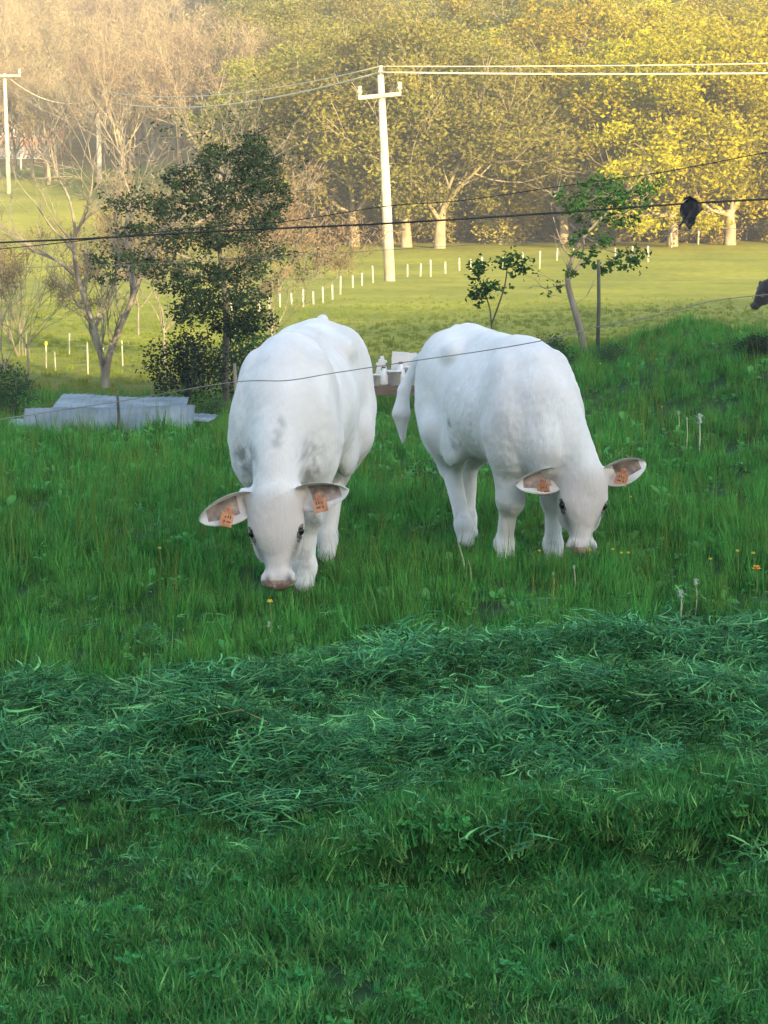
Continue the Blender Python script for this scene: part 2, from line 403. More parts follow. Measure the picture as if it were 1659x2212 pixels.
def in_cut(x, y):
    nz = .25 * vnoise(x / .5, y / .5, 21)
    a = np.clip(1.2 - np.abs(y - row_a(x) + nz) / .42, 0, 1); b = np.clip(1.3 - np.abs(y - row_b(x) + nz) / .72, 0, 1)
    return np.maximum(a, b)
meadow_edge = lambda x: row_a(x) + .38 + .15 * vnoise(x / .4, 1.1, 31)
lawn_pts = sample(4.4, 11.2, 430, 1.0, lambda x, y: (y < meadow_edge(x)) * (1 - .45 * in_cut(x, y)))
scatter('lawn_grass', lawn_pts, C_lawn, .7, 1.25, .2, 'short mown lawn grass in the foreground')
ledge_pts = sample(5.8, 7.6, 1000, .6, lambda x, y: np.exp(-((y - step_line(x) + .02) / .13) ** 2) * (x > -.6))
scatter('lawn_edge_grass', ledge_pts, C_lawn, .7, 1.2, .4, 'longer grass on the dark ledge between two mowing passes')
cut_pts = sample(6.2, 11.2, 230, 1.0, lambda x, y: in_cut(x, y) + .04)
cut_pts[:, 2] += rng.uniform(0, .05, len(cut_pts))
scatter('cut_grass', cut_pts, C_cut, .6, 1.25, .25, 'loose swaths of cut grass lying across the lawn')
def mead_keep(x, y):
    return (y > meadow_edge(x)) * np.clip(.7 + 1.6 * vnoise(x / .25, y / .4, 12), .08, 1)
mp = sample(9.0, 17, 190, 1.2, mead_keep)
mp2 = sample(17, 29, 90, 1.8, lambda x, y: mead_keep(x, y) * np.where((x < 1.0) & (y > 21.5), .35, 1))
mpts = np.concatenate([mp, mp2])
scatter('meadow_grass', mpts, C_mead, .55, 1.15, .12, 'long uncut pasture grass around the white cows')
scatter('pasture_weeds', sample(9.2, 26, 22, 1.2, lambda x, y: (y > meadow_edge(x)) * np.clip(.5 + 2.4 * vnoise(x / .7, y / .9, 55), 0, 1)), C_weed, .45, .95, .3, 'broad-leaved weeds growing in the uncut pasture grass')
scatter('tall_grass_stems', sample(10.4, 26, 5, 1.5, lambda x, y: (y > meadow_edge(x) + .3)), C_seed, .6, 1.1, .1, 'taller pale grass stems among the pasture grass')
scatter('field_grass', sample(24, 66, 16, 2, lambda x, y: np.clip((66 - y) / 26, 0, 1) * (x > -99)), C_tuft, .18, .42, .15, 'short grass of the sunlit field')

# ------------------------------------------------------------------ cows: smooth union of shapes, polygonised as one mesh
class SDF:
    def __init__(s, lo, hi, res):
        s.res = res; s.lo = np.array(lo, np.float32); n = np.ceil((np.array(hi) - lo) / res).astype(int) + 1
        s.n = n; s.d = np.full(n, .5, np.float32)
        s.ax = [s.lo[i] + res * np.arange(n[i], dtype=np.float32) for i in range(3)]
    def region(s, c, r):
        sl = []
        for i in range(3):
            a = int(max(0, math.floor((c[i] - r - s.lo[i]) / s.res))); b = int(min(s.n[i], math.ceil((c[i] + r - s.lo[i]) / s.res) + 1))
            if b <= a: return None, None
            sl.append(slice(a, b))
        g = np.meshgrid(*[s.ax[i][sl[i]] for i in range(3)], indexing='ij')
        return tuple(sl), np.stack(g, -1)
    def comb(s, sl, d, k, sub=False):
        a = s.d[sl]
        if sub:
            h = np.clip(.5 - .5 * (a + d) / k, 0, 1); s.d[sl] = a * (1 - h) - d * h + k * h * (1 - h)
        else:
            h = np.clip(.5 + .5 * (d - a) / k, 0, 1); s.d[sl] = d * (1 - h) + a * h - k * h * (1 - h)
    def ell(s, c, r, k=.06, M3=None, sub=False):
        c = np.array(c, np.float32); r = np.array(r, np.float32)
        sl, p = s.region(c, float(max(r)) + 2 * k + .05)
        if sl is None: return
        q = p - c
        if M3 is not None: q = q @ np.array(M3, np.float32)      # columns of M3 are the axes
        k0 = np.linalg.norm(q / r, axis=-1); k1 = np.linalg.norm(q / (r * r), axis=-1) + 1e-6
        s.comb(sl, k0 * (k0 - 1) / k1, k, sub)
    def cap(s, a, b, ra, rb, k=.04, sub=False):
        a = np.array(a, np.float32); b = np.array(b, np.float32); c = (a + b) / 2
        sl, p = s.region(c, float(np.linalg.norm(b - a) / 2 + max(ra, rb) + 2 * k + .05))
        if sl is None: return
        ab = b - a; t = np.clip(((p - a) @ ab) / float(ab @ ab), 0, 1)
        d = np.linalg.norm(p - a - t[..., None] * ab, axis=-1) - (ra + (rb - ra) * t)
        s.comb(sl, d, k, sub)
    def mesh(s):
        d = s.d; neg = d < 0
        nx_, ny_, nz_ = s.n
        acc = np.zeros((nx_ - 1, ny_ - 1, nz_ - 1, 3), np.float32); cnt = np.zeros((nx_ - 1, ny_ - 1, nz_ - 1), np.float32)
        for axis in range(3):
            o1, o2 = [i for i in range(3) if i != axis]
            A = [slice(None)] * 3; B = [slice(None)] * 3; A[axis] = slice(0, -1); B[axis] = slice(1, None)
            a = d[tuple(A)]; b = d[tuple(B)]; cr = (a < 0) != (b < 0)
            t = np.where(cr, a / np.where(cr, a - b, 1), 0)
            for i in (0, 1):
                for j in (0, 1):
                    S = [slice(None)] * 3
                    S[o1] = slice(i, d.shape[o1] - 1 + i); S[o2] = slice(j, d.shape[o2] - 1 + j); S = tuple(S)
                    m = cr[S].astype(np.float32); cnt += m
                    acc[..., axis] += t[S] * m; acc[..., o1] += i * m; acc[..., o2] += j * m
        act = cnt > 0; ids = np.full(act.shape, -1, np.int64); ids[act] = np.arange(act.sum())
        cell = np.argwhere(act); V = (acc[act] / cnt[act][:, None] + cell) * s.res + s.lo
        Q = []
        for axis in range(3):
            o1, o2 = [(1, 2), (2, 0), (0, 1)][axis]
            A = [slice(1, -1)] * 3; B = [slice(1, -1)] * 3; A[axis] = slice(0, -1); B[axis] = slice(1, None)
            na = neg[tuple(A)]; nb = neg[tuple(B)]
            pos = np.argwhere(na != nb); flip = nb[tuple(pos.T)]
            base = pos.copy(); base[:, [o1, o2]] += 1     # index of the grid edge
            def cid(di, dj):
                q = base.copy(); q[:, o1] -= di; q[:, o2] -= dj; return ids[tuple(q.T)]
            q = np.stack([cid(1, 1), cid(0, 1), cid(0, 0), cid(1, 0)], -1)
            q[flip] = q[flip][:, ::-1]; Q.append(q)
        return V, np.concatenate(Q)

def coat_mat(name, c1, c2, patch=None):
    m, nt, out = new_mat(name)
    r, n, tc = noise_col(nt, c1, c2, 3.0, 5)
    L = nt.links; colr = r.outputs[0]
    if patch:      # large black and white patches
        n3 = nt.nodes.new('ShaderNodeTexNoise'); n3.inputs['Scale'].default_value = 1.6; n3.inputs['Detail'].default_value = 1
        L.new(tc.outputs['Object'], n3.inputs['Vector'])
        rr = nt.nodes.new('ShaderNodeValToRGB'); rr.color_ramp.elements[0].position = .50; rr.color_ramp.elements[1].position = .52
        L.new(n3.outputs[0], rr.inputs[0]); sx = nt.nodes.new('ShaderNodeSeparateXYZ'); L.new(tc.outputs['Object'], sx.inputs[0])
        lt = nt.nodes.new('ShaderNodeMath'); lt.operation = 'LESS_THAN'; lt.inputs[1].default_value = .82; L.new(sx.outputs[0], lt.inputs[0])
        mm = nt.nodes.new('ShaderNodeMath'); mm.operation = 'MULTIPLY'; L.new(lt.outputs[0], mm.inputs[0]); L.new(rr.outputs[0], mm.inputs[1])
        mx = nt.nodes.new('ShaderNodeMix'); mx.data_type = 'RGBA'; L.new(mm.outputs[0], mx.inputs[0]); L.new(colr, mx.inputs[6]); mx.inputs[7].default_value = (*patch, 1)
        colr = mx.outputs[2]
    else:          # dirt: noise, mostly low on the legs, chest and knees
        n3 = nt.nodes.new('ShaderNodeTexNoise'); n3.inputs['Scale'].default_value = 5.5; n3.inputs['Detail'].default_value = 6; n3.inputs['Roughness'].default_value = .65
        L.new(tc.outputs['Object'], n3.inputs['Vector'])
        rr = nt.nodes.new('ShaderNodeValToRGB'); rr.color_ramp.elements[0].position = .54; rr.color_ramp.elements[1].position = .70
        L.new(n3.outputs[0], rr.inputs[0]); sx = nt.nodes.new('ShaderNodeSeparateXYZ'); L.new(tc.outputs['Object'], sx.inputs[0])
        mr = nt.nodes.new('ShaderNodeMapRange'); mr.inputs['From Min'].default_value = 1.0; mr.inputs['From Max'].default_value = .35
        mr.inputs['To Min'].default_value = .08; mr.inputs['To Max'].default_value = .6
        L.new(sx.outputs[2], mr.inputs['Value'])
        mm = nt.nodes.new('ShaderNodeMath'); mm.operation = 'MULTIPLY'; L.new(mr.outputs[0], mm.inputs[0]); L.new(rr.outputs[0], mm.inputs[1])
        mx = nt.nodes.new('ShaderNodeMix'); mx.data_type = 'RGBA'; L.new(mm.outputs[0], mx.inputs[0]); L.new(colr, mx.inputs[6]); mx.inputs[7].default_value = (.30, .30, .27, 1)
        colr = mx.outputs[2]
        at = nt.nodes.new('ShaderNodeAttribute'); at.attribute_name = 'cream'
        mx = nt.nodes.new('ShaderNodeMix'); mx.data_type = 'RGBA'; L.new(at.outputs['Fac'], mx.inputs[0]); L.new(colr, mx.inputs[6]); mx.inputs[7].default_value = (.66, .60, .57, 1)
        colr = mx.outputs[2]
        at = nt.nodes.new('ShaderNodeAttribute'); at.attribute_name = 'dirt_and_shade'
        mx = nt.nodes.new('ShaderNodeMix'); mx.data_type = 'RGBA'; L.new(at.outputs['Fac'], mx.inputs[0]); L.new(colr, mx.inputs[6]); mx.inputs[7].default_value = (.20, .21, .20, 1)
        colr = mx.outputs[2]
    b = nt.nodes.new('ShaderNodeBsdfPrincipled'); b.inputs['Roughness'].default_value = .95; b.inputs['Specular IOR Level'].default_value = .15
    b.inputs['Sheen Weight'].default_value = .25; b.inputs['Sheen Roughness'].default_value = .5
    L.new(colr, b.inputs['Base Color'])
    mpn = nt.nodes.new('ShaderNodeMapping'); mpn.inputs['Scale'].default_value = (1, 1, .35); L.new(tc.outputs['Object'], mpn.inputs[0])
    nb = nt.nodes.new('ShaderNodeTexNoise'); nb.inputs['Scale'].default_value = 75; nb.inputs['Detail'].default_value = 6; L.new(mpn.outputs[0], nb.inputs['Vector'])
    nc = nt.nodes.new('ShaderNodeTexNoise'); nc.inputs['Scale'].default_value = 14; nc.inputs['Detail'].default_value = 3; L.new(mpn.outputs[0], nc.inputs['Vector'])
    b1 = nt.nodes.new('ShaderNodeBump'); b1.inputs['Strength'].default_value = .35; b1.inputs['Distance'].default_value = .02; L.new(nc.outputs[0], b1.inputs['Height'])
    b2 = nt.nodes.new('ShaderNodeBump'); b2.inputs['Strength'].default_value = .5; b2.inputs['Distance'].default_value = .006; L.new(nb.outputs[0], b2.inputs['Height']); L.new(b1.outputs[0], b2.inputs['Normal'])
    L.new(b2.outputs[0], b.inputs['Normal']); L.new(b.outputs[0], out.inputs[0]); return m
M['coat'] = coat_mat('white_coat', (.68, .66, .64), (.82, .81, .80))
M['coatbw'] = coat_mat('black_coat', (.012, .012, .014), (.022, .022, .024), (.75, .74, .72))
M['ear_in'] = surf('inner_ear', (.20, .15, .13), (.52, .42, .38), 16, .9, .4, 90)
M['nose'] = surf('pink_nose', (.42, .27, .23), (.55, .37, .32), 30, .5, .3, 120)
M['nosed'] = surf('dark_nose', (.02, .02, .022), (.04, .04, .04), 30, .4, .3, 120)
M['eye'] = surf('dark_eye', (.008, .007, .006), (.014, .012, .01), 5, .12, 0)
M['lid'] = surf('eyelid', (.06, .055, .05), (.16, .14, .13), 30, .8, .3, 80)
M['hoof'] = surf('horn_hoof', (.16, .13, .10), (.28, .23, .18), 20, .6, .3, 60)
M['tag'] = surf('orange_tag', (.50, .20, .10), (.74, .36, .20), 26, .45, 0)
M['tagm'] = surf('tag_mark', (.10, .06, .05), (.14, .09, .07), 10, .6, 0)

def make_cow(name, loc, heading, poll_w, n_w, f_w, legs, coat, label, cat='cow', ears=((.0, .0), (.0, .0)), scale=1.0, tags=True,
             nose='nose', tail=None, width=1.0, neck_base=(.56, 0, .98), fine=.0105, head=1.12, stains_and_shade=(), bump=0):
    """heading: world angle of the cow's forward axis. Head given in world terms."""
    rot = Matrix.Rotation(heading, 3, 'Z'); inv = rot.inverted()
    base = Vector(loc)
    tol = lambda p: (inv @ (Vector(p) - base)) / scale
    poll = tol(poll_w); n = (inv @ Vector(n_w)).normalized(); f = (inv @ Vector(f_w)); f = (f - n * f.dot(n)).normalized(); l = f.cross(n) * -1
    if l.dot(Vector((0, 1, 0))) < 0 and True: l = -l      # l points to the cow's left
    hs_ = head
    H = lambda a, b, c: tuple(poll + (n * a * .93 + l * b * 1.07 + f * c) * hs_)
    S = SDF((-1.25, -.75, -.02), (1.75, .75, 1.6), fine)
    w = width
    S.ell((-.10, 0, .94), (.74, .40 * w, .365), .05)
    S.ell((-.05, 0, .86), (.55, .375 * w, .255), .08)
    S.ell((.40, 0, .90), (.40, .325 * w, .41), .08)
    S.ell((.56, 0, .88), (.27, .27 * w, .34), .08)
    for s in (1, -1):
        S.ell((.44, s * .225 * w, .96), (.19, .10, .31), .08)          # shoulder blade
        S.ell((.58, s * .225 * w, .84), (.13, .105, .27), .05)
        S.cap((.30, s * .15 * w, 1.25), (.56, s * .27 * w, .92), .05, .07, .06)   # ridge of the shoulder blade
        S.cap((-.34, s * .22 * w, 1.235), (-.84, s * .14 * w, 1.19), .05, .045, .07)   # hip line            # point of shoulder
        S.ell((-.62, s * .19 * w, 1.06), (.32, .17, .29), .07)         # rump half
        S.ell((-.66, s * .235 * w, .86), (.24, .135, .33), .07)        # thigh
        S.ell((-.36, s * .255 * w, 1.225), (.10, .065, .065), .06)       # hook bone
        S.ell((-.86, s * .12, 1.18), (.06, .05, .07), .06)         # pin bone
        S.ell((-.30, s * .28 * w, .66), (.17, .07, .14), .09)          # flank fold
    S.ell((.38, 0, 1.20), (.30, .12, .13), .09)                    # withers
    S.cap((.35, 0, 1.24), (-.60, 0, 1.27), .085, .11, .10)         # spine
    S.cap((-.60, 0, 1.27), (-.86, 0, 1.27), .10, .055, .07)
    S.ell((-.80, 0, 1.325 + .03 * bump), (.10, .040, .055), .05)                  # tail head
    S.ell((.74, 0, .72), (.14, .12, .17), .08)                     # brisket
    S.cap((.55, 0, .68), (.2, 0, .68), .11, .12, .08)
    # neck
    nb = Vector(neck_base); pl = poll + n * .03 - f * .07
    def q(t):
        m = nb.lerp(pl, t); m.z += .06 * math.sin(math.pi * t); return m
    for i in range(9):
        t = i / 8; c = q(t); d = (q(min(1, t + .05)) - q(max(0, t - .05))).normalized(); lt = Vector((0, 1, 0)); lt = (lt - d * lt.dot(d)).normalized(); up = d.cross(lt)
        S.ell(c, (.13, .165 + (.098 - .165) * t ** .7, .25 + (.115 - .25) * t ** .8), .06, np.array([list(d), list(lt), list(up)]).T)
    thr = poll + n * .16 - f * .14
    S.cap(Vector((.72, 0, .78)), thr, .10, .07, .07)                # throat / dewlap
    # legs: dict foot positions relative to the standard stance
    for (kind, s), (dx, dy, bendk) in legs.items():
        y0 = s * .185 * w
        if kind == 'f':
            sh = Vector((.50, y0, .70)); kn = Vector((.50 + dx * .5 + bendk, y0 + dy * .5, .405)); ft = Vector((.49 + dx, y0 + dy, .13)); to = ft + Vector((.035, 0, -.085))
            S.cap(Vector((.48, s * .2 * w, .80)), sh, .16, .14, .06); S.cap(sh, kn, .132, .078, .05)
            S.ell(kn + Vector((.012, 0, 0)), (.083, .086, .095), .03); S.cap(kn, ft, .057, .048, .03); S.ell(ft, (.060, .062, .060), .03)
            S.cap(ft, to, .048, .056, .03)
        else:
            st = Vector((-.52, s * .235 * w, .74)); hk = Vector((-.80 + dx * .6, y0 + dy * .6, .50)); ft = Vector((-.72 + dx, y0 + dy, .14)); to = ft + Vector((.04, 0, -.09))
            S.cap(Vector((-.62, s * .22 * w, .86)), st, .17, .155, .07); S.cap(st, hk, .155, .08, .06); S.ell(hk + Vector((-.02, 0, .01)), (.075, .062, .09), .04)
            S.cap(hk, ft, .060, .049, .03); S.ell(ft, (.060, .062, .060), .03); S.cap(ft, to, .048, .056, .03)
    # tail
    tl = tail or [(-.90, 0, 1.30), (-.97, 0, 1.12), (-.98, .02, .86), (-.97, .04, .60)]
    tl = [Vector(p) for p in tl]; rr = [.045, .036, .036, .055, .02, .02]
    for i in range(len(tl) - 1): S.cap(tl[i], tl[i + 1], rr[i], rr[i + 1], .03)
    e = tl[-1]; S.cap(e, e + Vector((.0, .01, -.18)), .055, .016, .03)
    # head
    M3 = np.array([list(n), list(l), list(f)]).T
    S.ell(H(.10, 0, -.07), (.14 * hs_, .146 * hs_, .11 * hs_), .05, M3)
    S.ell(H(.02, 0, -.04), (.07 * hs_, .085 * hs_, .07 * hs_), .05, M3)             # poll tuft
    S.ell(H(.20, 0, -.055), (.13 * hs_, .126 * hs_, .085 * hs_), .05, M3)
    for s in (1, -1):
        S.ell(H(.195, s * .098, -.062), (.055 * hs_, .034 * hs_, .045 * hs_), .03, M3)   # brow
        S.ell(H(.24, s * .075, -.15), (.13 * hs_, .05 * hs_, .095 * hs_), .05, M3)       # cheek
        S.cap(H(.03, s * .09, -.085), H(.0, s * .145, -.10), .05 * hs_, .034 * hs_, .03)  # ear root
    S.cap(H(.22, 0, -.07), H(.45, 0, -.075), .080 * hs_, .056 * hs_, .05)
    S.cap(H(.25, 0, -.15), H(.45, 0, -.13), .066 * hs_, .044 * hs_, .05)
    S.ell(H(.475, 0, -.085), (.058 * hs_, .080 * hs_, .066 * hs_), .04, M3)
    for s in (1, -1):
        S.ell(H(.475, s * .052, -.045), (.035 * hs_, .035 * hs_, .035 * hs_), .03, M3)
        S.ell(H(.505, s * .048, -.022), (.018 * hs_, .012 * hs_, .016 * hs_), .012, M3, sub=True)
        S.ell(H(.222, s * .120, -.042), (.026 * hs_, .014 * hs_, .02 * hs_), .02, M3, sub=True)
    V, Q = S.mesh()
    # two rounds of light smoothing + fine lumps of coat
    for _ in range(2):
        acc = np.zeros_like(V); c = np.zeros(len(V))
        for a, b in ((0, 1), (1, 2), (2, 3), (3, 0)):
            np.add.at(acc, Q[:, a], V[Q[:, b]]); np.add.at(c, Q[:, a], 1)
            np.add.at(acc, Q[:, b], V[Q[:, a]]); np.add.at(c, Q[:, b], 1)
        V = V * .5 + .5 * acc / c[:, None]
    dn = vnoise(V[:, 0] * 9 + V[:, 1] * 5, V[:, 2] * 7 + V[:, 1] * 6, 3) * .010 + vnoise(V[:, 0] * 40 + V[:, 1] * 33, V[:, 2] * 35 - V[:, 1] * 20, 4) * .006
    cen = np.array([0, 0, .9]); dv = V - cen; dv /= np.linalg.norm(dv, axis=1)[:, None] + 1e-6
    V = V + dv * dn[:, None]
    V = V * scale
    fc = V[Q].mean(1) / scale
    rel = (fc - np.array(poll)) / hs_; an = rel @ np.array(n); al = np.abs(rel @ np.array(l)); af = rel @ np.array(f)
    mi = np.zeros(len(Q), int); mi[(an > .452) & (al < .1) & (af > -.2)] = 2
    for s in (1, -1):
        e_ = rel - (np.array(n) * .216 + np.array(l) * s * .123 + np.array(f) * -.04)
        mi[(np.abs(e_ @ np.array(n)) / .055) ** 2 + (np.abs(e_ @ np.array(f)) / .032) ** 2 + (np.abs(e_ @ np.array(l)) / .03) ** 2 < 1] = 3
    # ears joined into the same mesh
    verts = [V]; faces = Q; mats_i = mi; off = len(V)
    tag_objs = []
    for k, s in enumerate((1, -1)):
        up, sw = ears[k]                       # up: raise, sw: sweep forward
        ax = (l * s * math.cos(up) - n * math.sin(up)); ax = (ax * math.cos(sw) + f * math.sin(sw)).normalized()
        root = Vector(H(.03, s * .105, -.09))
        opn = (f * 1.0 + n * .30); opn = (opn - ax * opn.dot(ax)).normalized(); sd_ = ax.cross(opn)
        NS, NT = 14, 10; g = []
        Ln = .285 * hs_
        def ep(a, b, off_):
            wd = .082 * (math.sin(math.pi * min(1, (a * .93 + .07)) ** .85) ** .62) * (1 if a < 1 else 0) + .012
            cup = (b * b) * wd * (1.0 - .45 * a) + off_ * (1 - b * b * .7) - .01
            return root + ax * (a * Ln) + sd_ * (b * wd * (.95 - .12 * abs(b))) + opn * (cup + .05 * a * (1 - a)) + n * (.04 * a * a)
        ev = []; 
        for side, off_ in ((0, -.016), (1, .0)):
            for i in range(NS + 1):
                for j in range(NT + 1): ev.append(ep(i / NS, j / NT * 2 - 1, off_))
        o0 = off; ef = []; em = []
        q1 = (NS + 1) * (NT + 1); ix = lambda sd2, i, j: o0 + sd2 * q1 + i * (NT + 1) + j
        for sd2 in (0, 1):
            for i in range(NS):
                for j in range(NT):
                    qd = [ix(sd2, i, j), ix(sd2, i + 1, j), ix(sd2, i + 1, j + 1), ix(sd2, i, j + 1)]
                    ef.append(qd if sd2 == 0 else qd[::-1])
                    em.append(1 if (sd2 == 1 and 2 <= j <= NT - 3 and 3 < i < NS - 2) else 0)
        for i in range(NS):
            ef.append([ix(0, i, 0), ix(1, i, 0), ix(1, i + 1, 0), ix(0, i + 1, 0)]); em.append(0)
            ef.append([ix(0, i, NT), ix(0, i + 1, NT), ix(1, i + 1, NT), ix(1, i, NT)]); em.append(0)
        for j in range(NT):
            ef.append([ix(0, NS, j), ix(1, NS, j), ix(1, NS, j + 1), ix(0, NS, j + 1)]); em.append(0)
        verts.append(np.array([list(p * scale) for p in ev])); off += len(ev)
        faces = np.concatenate([faces, np.array(ef)]); mats_i = np.concatenate([mats_i, np.array(em)])
        tp = root + ax * .135 + opn * .045 + n * .008
        tag_objs.append((tp * scale, ax.copy(), opn.copy(), sd_.copy()))
    me = np_mesh(name, np.concatenate(verts), faces, [coat, M['ear_in'], M[nose], M['lid']], True, mats_i)
    root_o = empty(name, loc, heading, label, cat)
    allv = np.concatenate(verts) / scale
    dirt_and_shade = np.zeros(len(allv))
    for (cx, cy, cz, rx, ry, rz, amt) in stains_and_shade:
        q = ((allv[:, 0] - cx) / rx) ** 2 + ((allv[:, 1] - cy) / ry) ** 2 + ((allv[:, 2] - cz) / rz) ** 2
        nn = vnoise(allv[:, 1] * 22 + allv[:, 0] * 9, allv[:, 2] * 20, 77) + .6 * vnoise(allv[:, 1] * 60, allv[:, 2] * 55 + allv[:, 0] * 30, 78)
        dirt_and_shade = np.maximum(dirt_and_shade, amt * np.clip((1 - q) * 1.3, 0, 1) * np.clip(.55 + 1.5 * nn, 0, 1))
    qh = (allv - np.array(poll)) / hs_; hn_ = qh @ np.array(n); hl_ = np.abs(qh @ np.array(l)); hf_ = qh @ np.array(f)
    cream = sstep(-.06, .10, hn_) * sstep(-.26, -.12, hf_) * (hl_ < .2)
    for s in (1, -1):    # tear streak below each eye, dark nostril
        hs2 = qh @ np.array(l) * s
        dirt_and_shade = np.maximum(dirt_and_shade, .85 * np.exp(-((hs2 - .108 + (hn_ - .25) * .30) / .018) ** 2 - ((hf_ + .05) / .05) ** 2) * sstep(.21, .24, hn_) * (1 - sstep(.36, .44, hn_)))
        dirt_and_shade = np.maximum(dirt_and_shade, 1.0 * np.exp(-((hs2 - .055) / .016) ** 2 - ((hn_ - .450) / .035) ** 2) * (hf_ > -.09))
    dirt_and_shade = np.where(hn_ > .0, dirt_and_shade, dirt_and_shade)
    ca = me.attributes.new('cream', 'FLOAT', 'POINT')
    if len(me.vertices) == len(cream): ca.data.foreach_set('value', cream.astype(np.float32))
    da = me.attributes.new('dirt_and_shade', 'FLOAT', 'POINT')
    if len(me.vertices) == len(dirt_and_shade): da.data.foreach_set('value', dirt_and_shade.astype(np.float32))
    link('body', me, root_o)
    if tags:       # short standing hairs of the coat
        Nn = np.zeros_like(V); e1 = V[Q[:, 2]] - V[Q[:, 0]]; e2 = V[Q[:, 3]] - V[Q[:, 1]]; fn = np.cross(e1, e2)
        for a in range(4): np.add.at(Nn, Q[:, a], fn)
        Nn /= np.linalg.norm(Nn, axis=1)[:, None] + 1e-9
        pk = rng.choice(len(V), 34000, replace=False); pk = pk[V[pk, 2] > .12]
        b0 = V[pk] - Nn[pk] * .004; nn_ = Nn[pk]
        dr = nn_ * .30 + np.array([-.25, 0, -.85]) + rng.normal(0, .35, (len(pk), 3)); dr /= np.linalg.norm(dr, axis=1)[:, None]
        sdv = np.cross(dr, nn_); sdv /= np.linalg.norm(sdv, axis=1)[:, None] + 1e-9
        Lh = rng.uniform(.010, .022, (len(pk), 1))
        hv = np.stack([b0 - sdv * .0014, b0 + sdv * .0014, b0 + dr * Lh], 1).reshape(-1, 3)
        hm = np_mesh('coat_hair', hv, np.arange(len(hv)).reshape(-1, 3), [coat], False)
        tag(link('coat_hair', hm, root_o), kind='stuff')
    for s in (1, -1):
        mb = MB(); c = Vector(H(.222, s * .113, -.046)) * scale
        sphere(mb, c, .022 * scale, 10, 8); mb.build('eye', M['eye'], root_o, True)
    for (kind, s), (dx, dy, bk) in legs.items():
        y0 = s * .185 * w + dy; x0 = (.49 if kind == 'f' else -.72) + dx + (.045 if kind == 'f' else .05)
        mb = MB()
        for c in (-1, 1):
            mb.tube([(x0 * scale, (y0 + c * .026) * scale, -.01), ((x0 - .012) * scale, (y0 + c * .024) * scale, .075 * scale)], [.036 * scale, .028 * scale], 10)
        mb.build('hoof', M['hoof'], root_o, True)
    if tags:
        for tp, ax, opn, sd_ in tag_objs:
            dn_ = Vector((random.uniform(-.25, .25), random.uniform(-.25, .25), -1)).normalized(); a_ = ax + Vector((random.uniform(-.4, .4), 0, 0)); a_ = (a_ - dn_ * a_.dot(dn_)).normalized(); nr = a_.cross(dn_)
            Mx = Matrix((a_, dn_, nr)).transposed()
            mb = MB(); c = tp + nr * (.012 if nr.dot(opn) > 0 else -.012)
            mb.box(c + dn_ * .060, (.076, .074, .004), Mx); mb.box(c + dn_ * .012, (.036, .036, .004), Mx)
            mb.tube([c - nr * .012, c + nr * .012], .010, 8)
            t = mb.build('ear_tag', M['tag'], root_o)
            mb = MB()
            sg = 1 if nr.dot(opn) > 0 else -1
            for (a, b, wd, ht) in ((-.018, .036, .006, .016), (-.004, .036, .006, .016), (.010, .036, .010, .005), (.013, .043, .004, .010), (-.012, .062, .022, .008), (.014, .062, .008, .012)):
                mb.box(c + a_ * a + dn_ * (b + .008) + nr * sg * .0035, (wd, ht, .002), Mx)
            mb.build('tag_marking', M['tagm'], t)
    return root_o
def sphere(mb, c, r, nu=10, nv=8, sq=(1, 1, 1), mi=0):
    c = Vector(c); vs_ = [(c.x, c.y, c.z + r * sq[2])]
    for i in range(1, nv):
        a = math.pi * i / nv
        for j in range(nu):
            b = 2 * math.pi * j / nu
            vs_.append((c.x + r * sq[0] * math.sin(a) * math.cos(b), c.y + r * sq[1] * math.sin(a) * math.sin(b), c.z + r * sq[2] * math.cos(a)))
    vs_.append((c.x, c.y, c.z - r * sq[2])); fs = []
    for j in range(nu):
        j2 = (j + 1) % nu; fs.append((0, 1 + j, 1 + j2))
        for i in range(nv - 2): fs.append((1 + i * nu + j, 1 + (i + 1) * nu + j, 1 + (i + 1) * nu + j2, 1 + i * nu + j2))
        fs.append((1 + (nv - 2) * nu + j, len(vs_) - 1, 1 + (nv - 2) * nu + j2))
    mb.add(vs_, fs, mi)

cl = P(650, 1000, 12.45); zl = gz(cl.x, 12.45)
p = P(592, 1062, 11.4)
make_cow('white_cow', (cl.x, 12.45, zl), R(-90 - 7), p, (.05, -.16, -.98), (.03, -1, -.1),
         {('f', 1): (.02, -.03, 0), ('f', -1): (-.04, .12, -.02), ('h', 1): (.24, -.06, 0), ('h', -1): (-.05, -.02, 0)}, M['coat'],
         'white cow grazing head-on to the camera, ears spread wide, left of the pair', ears=((.20, .35), (-.20, .12)), scale=1.07,
         tail=[(-.90, 0, 1.30), (-.97, 0, 1.12), (-.98, .0, .86), (-.97, .0, .60)], width=.73, head=.99, bump=1,
         stains_and_shade=((.78, -.17, .72, .25, .17, .13, .9), (.80, .03, .86, .2, .06, .12, .8), (.72, .17, .72, .25, .09, .16, .8), (.58, .19, .42, .12, .10, .09, .8), (.5, .3, 1.12, .5, .04, .12, .25)))
cr = Vector((.77, 13.8, 0)); zr = gz(cr.x, cr.y) + .01
p = P(1265, 1016, 12.95)
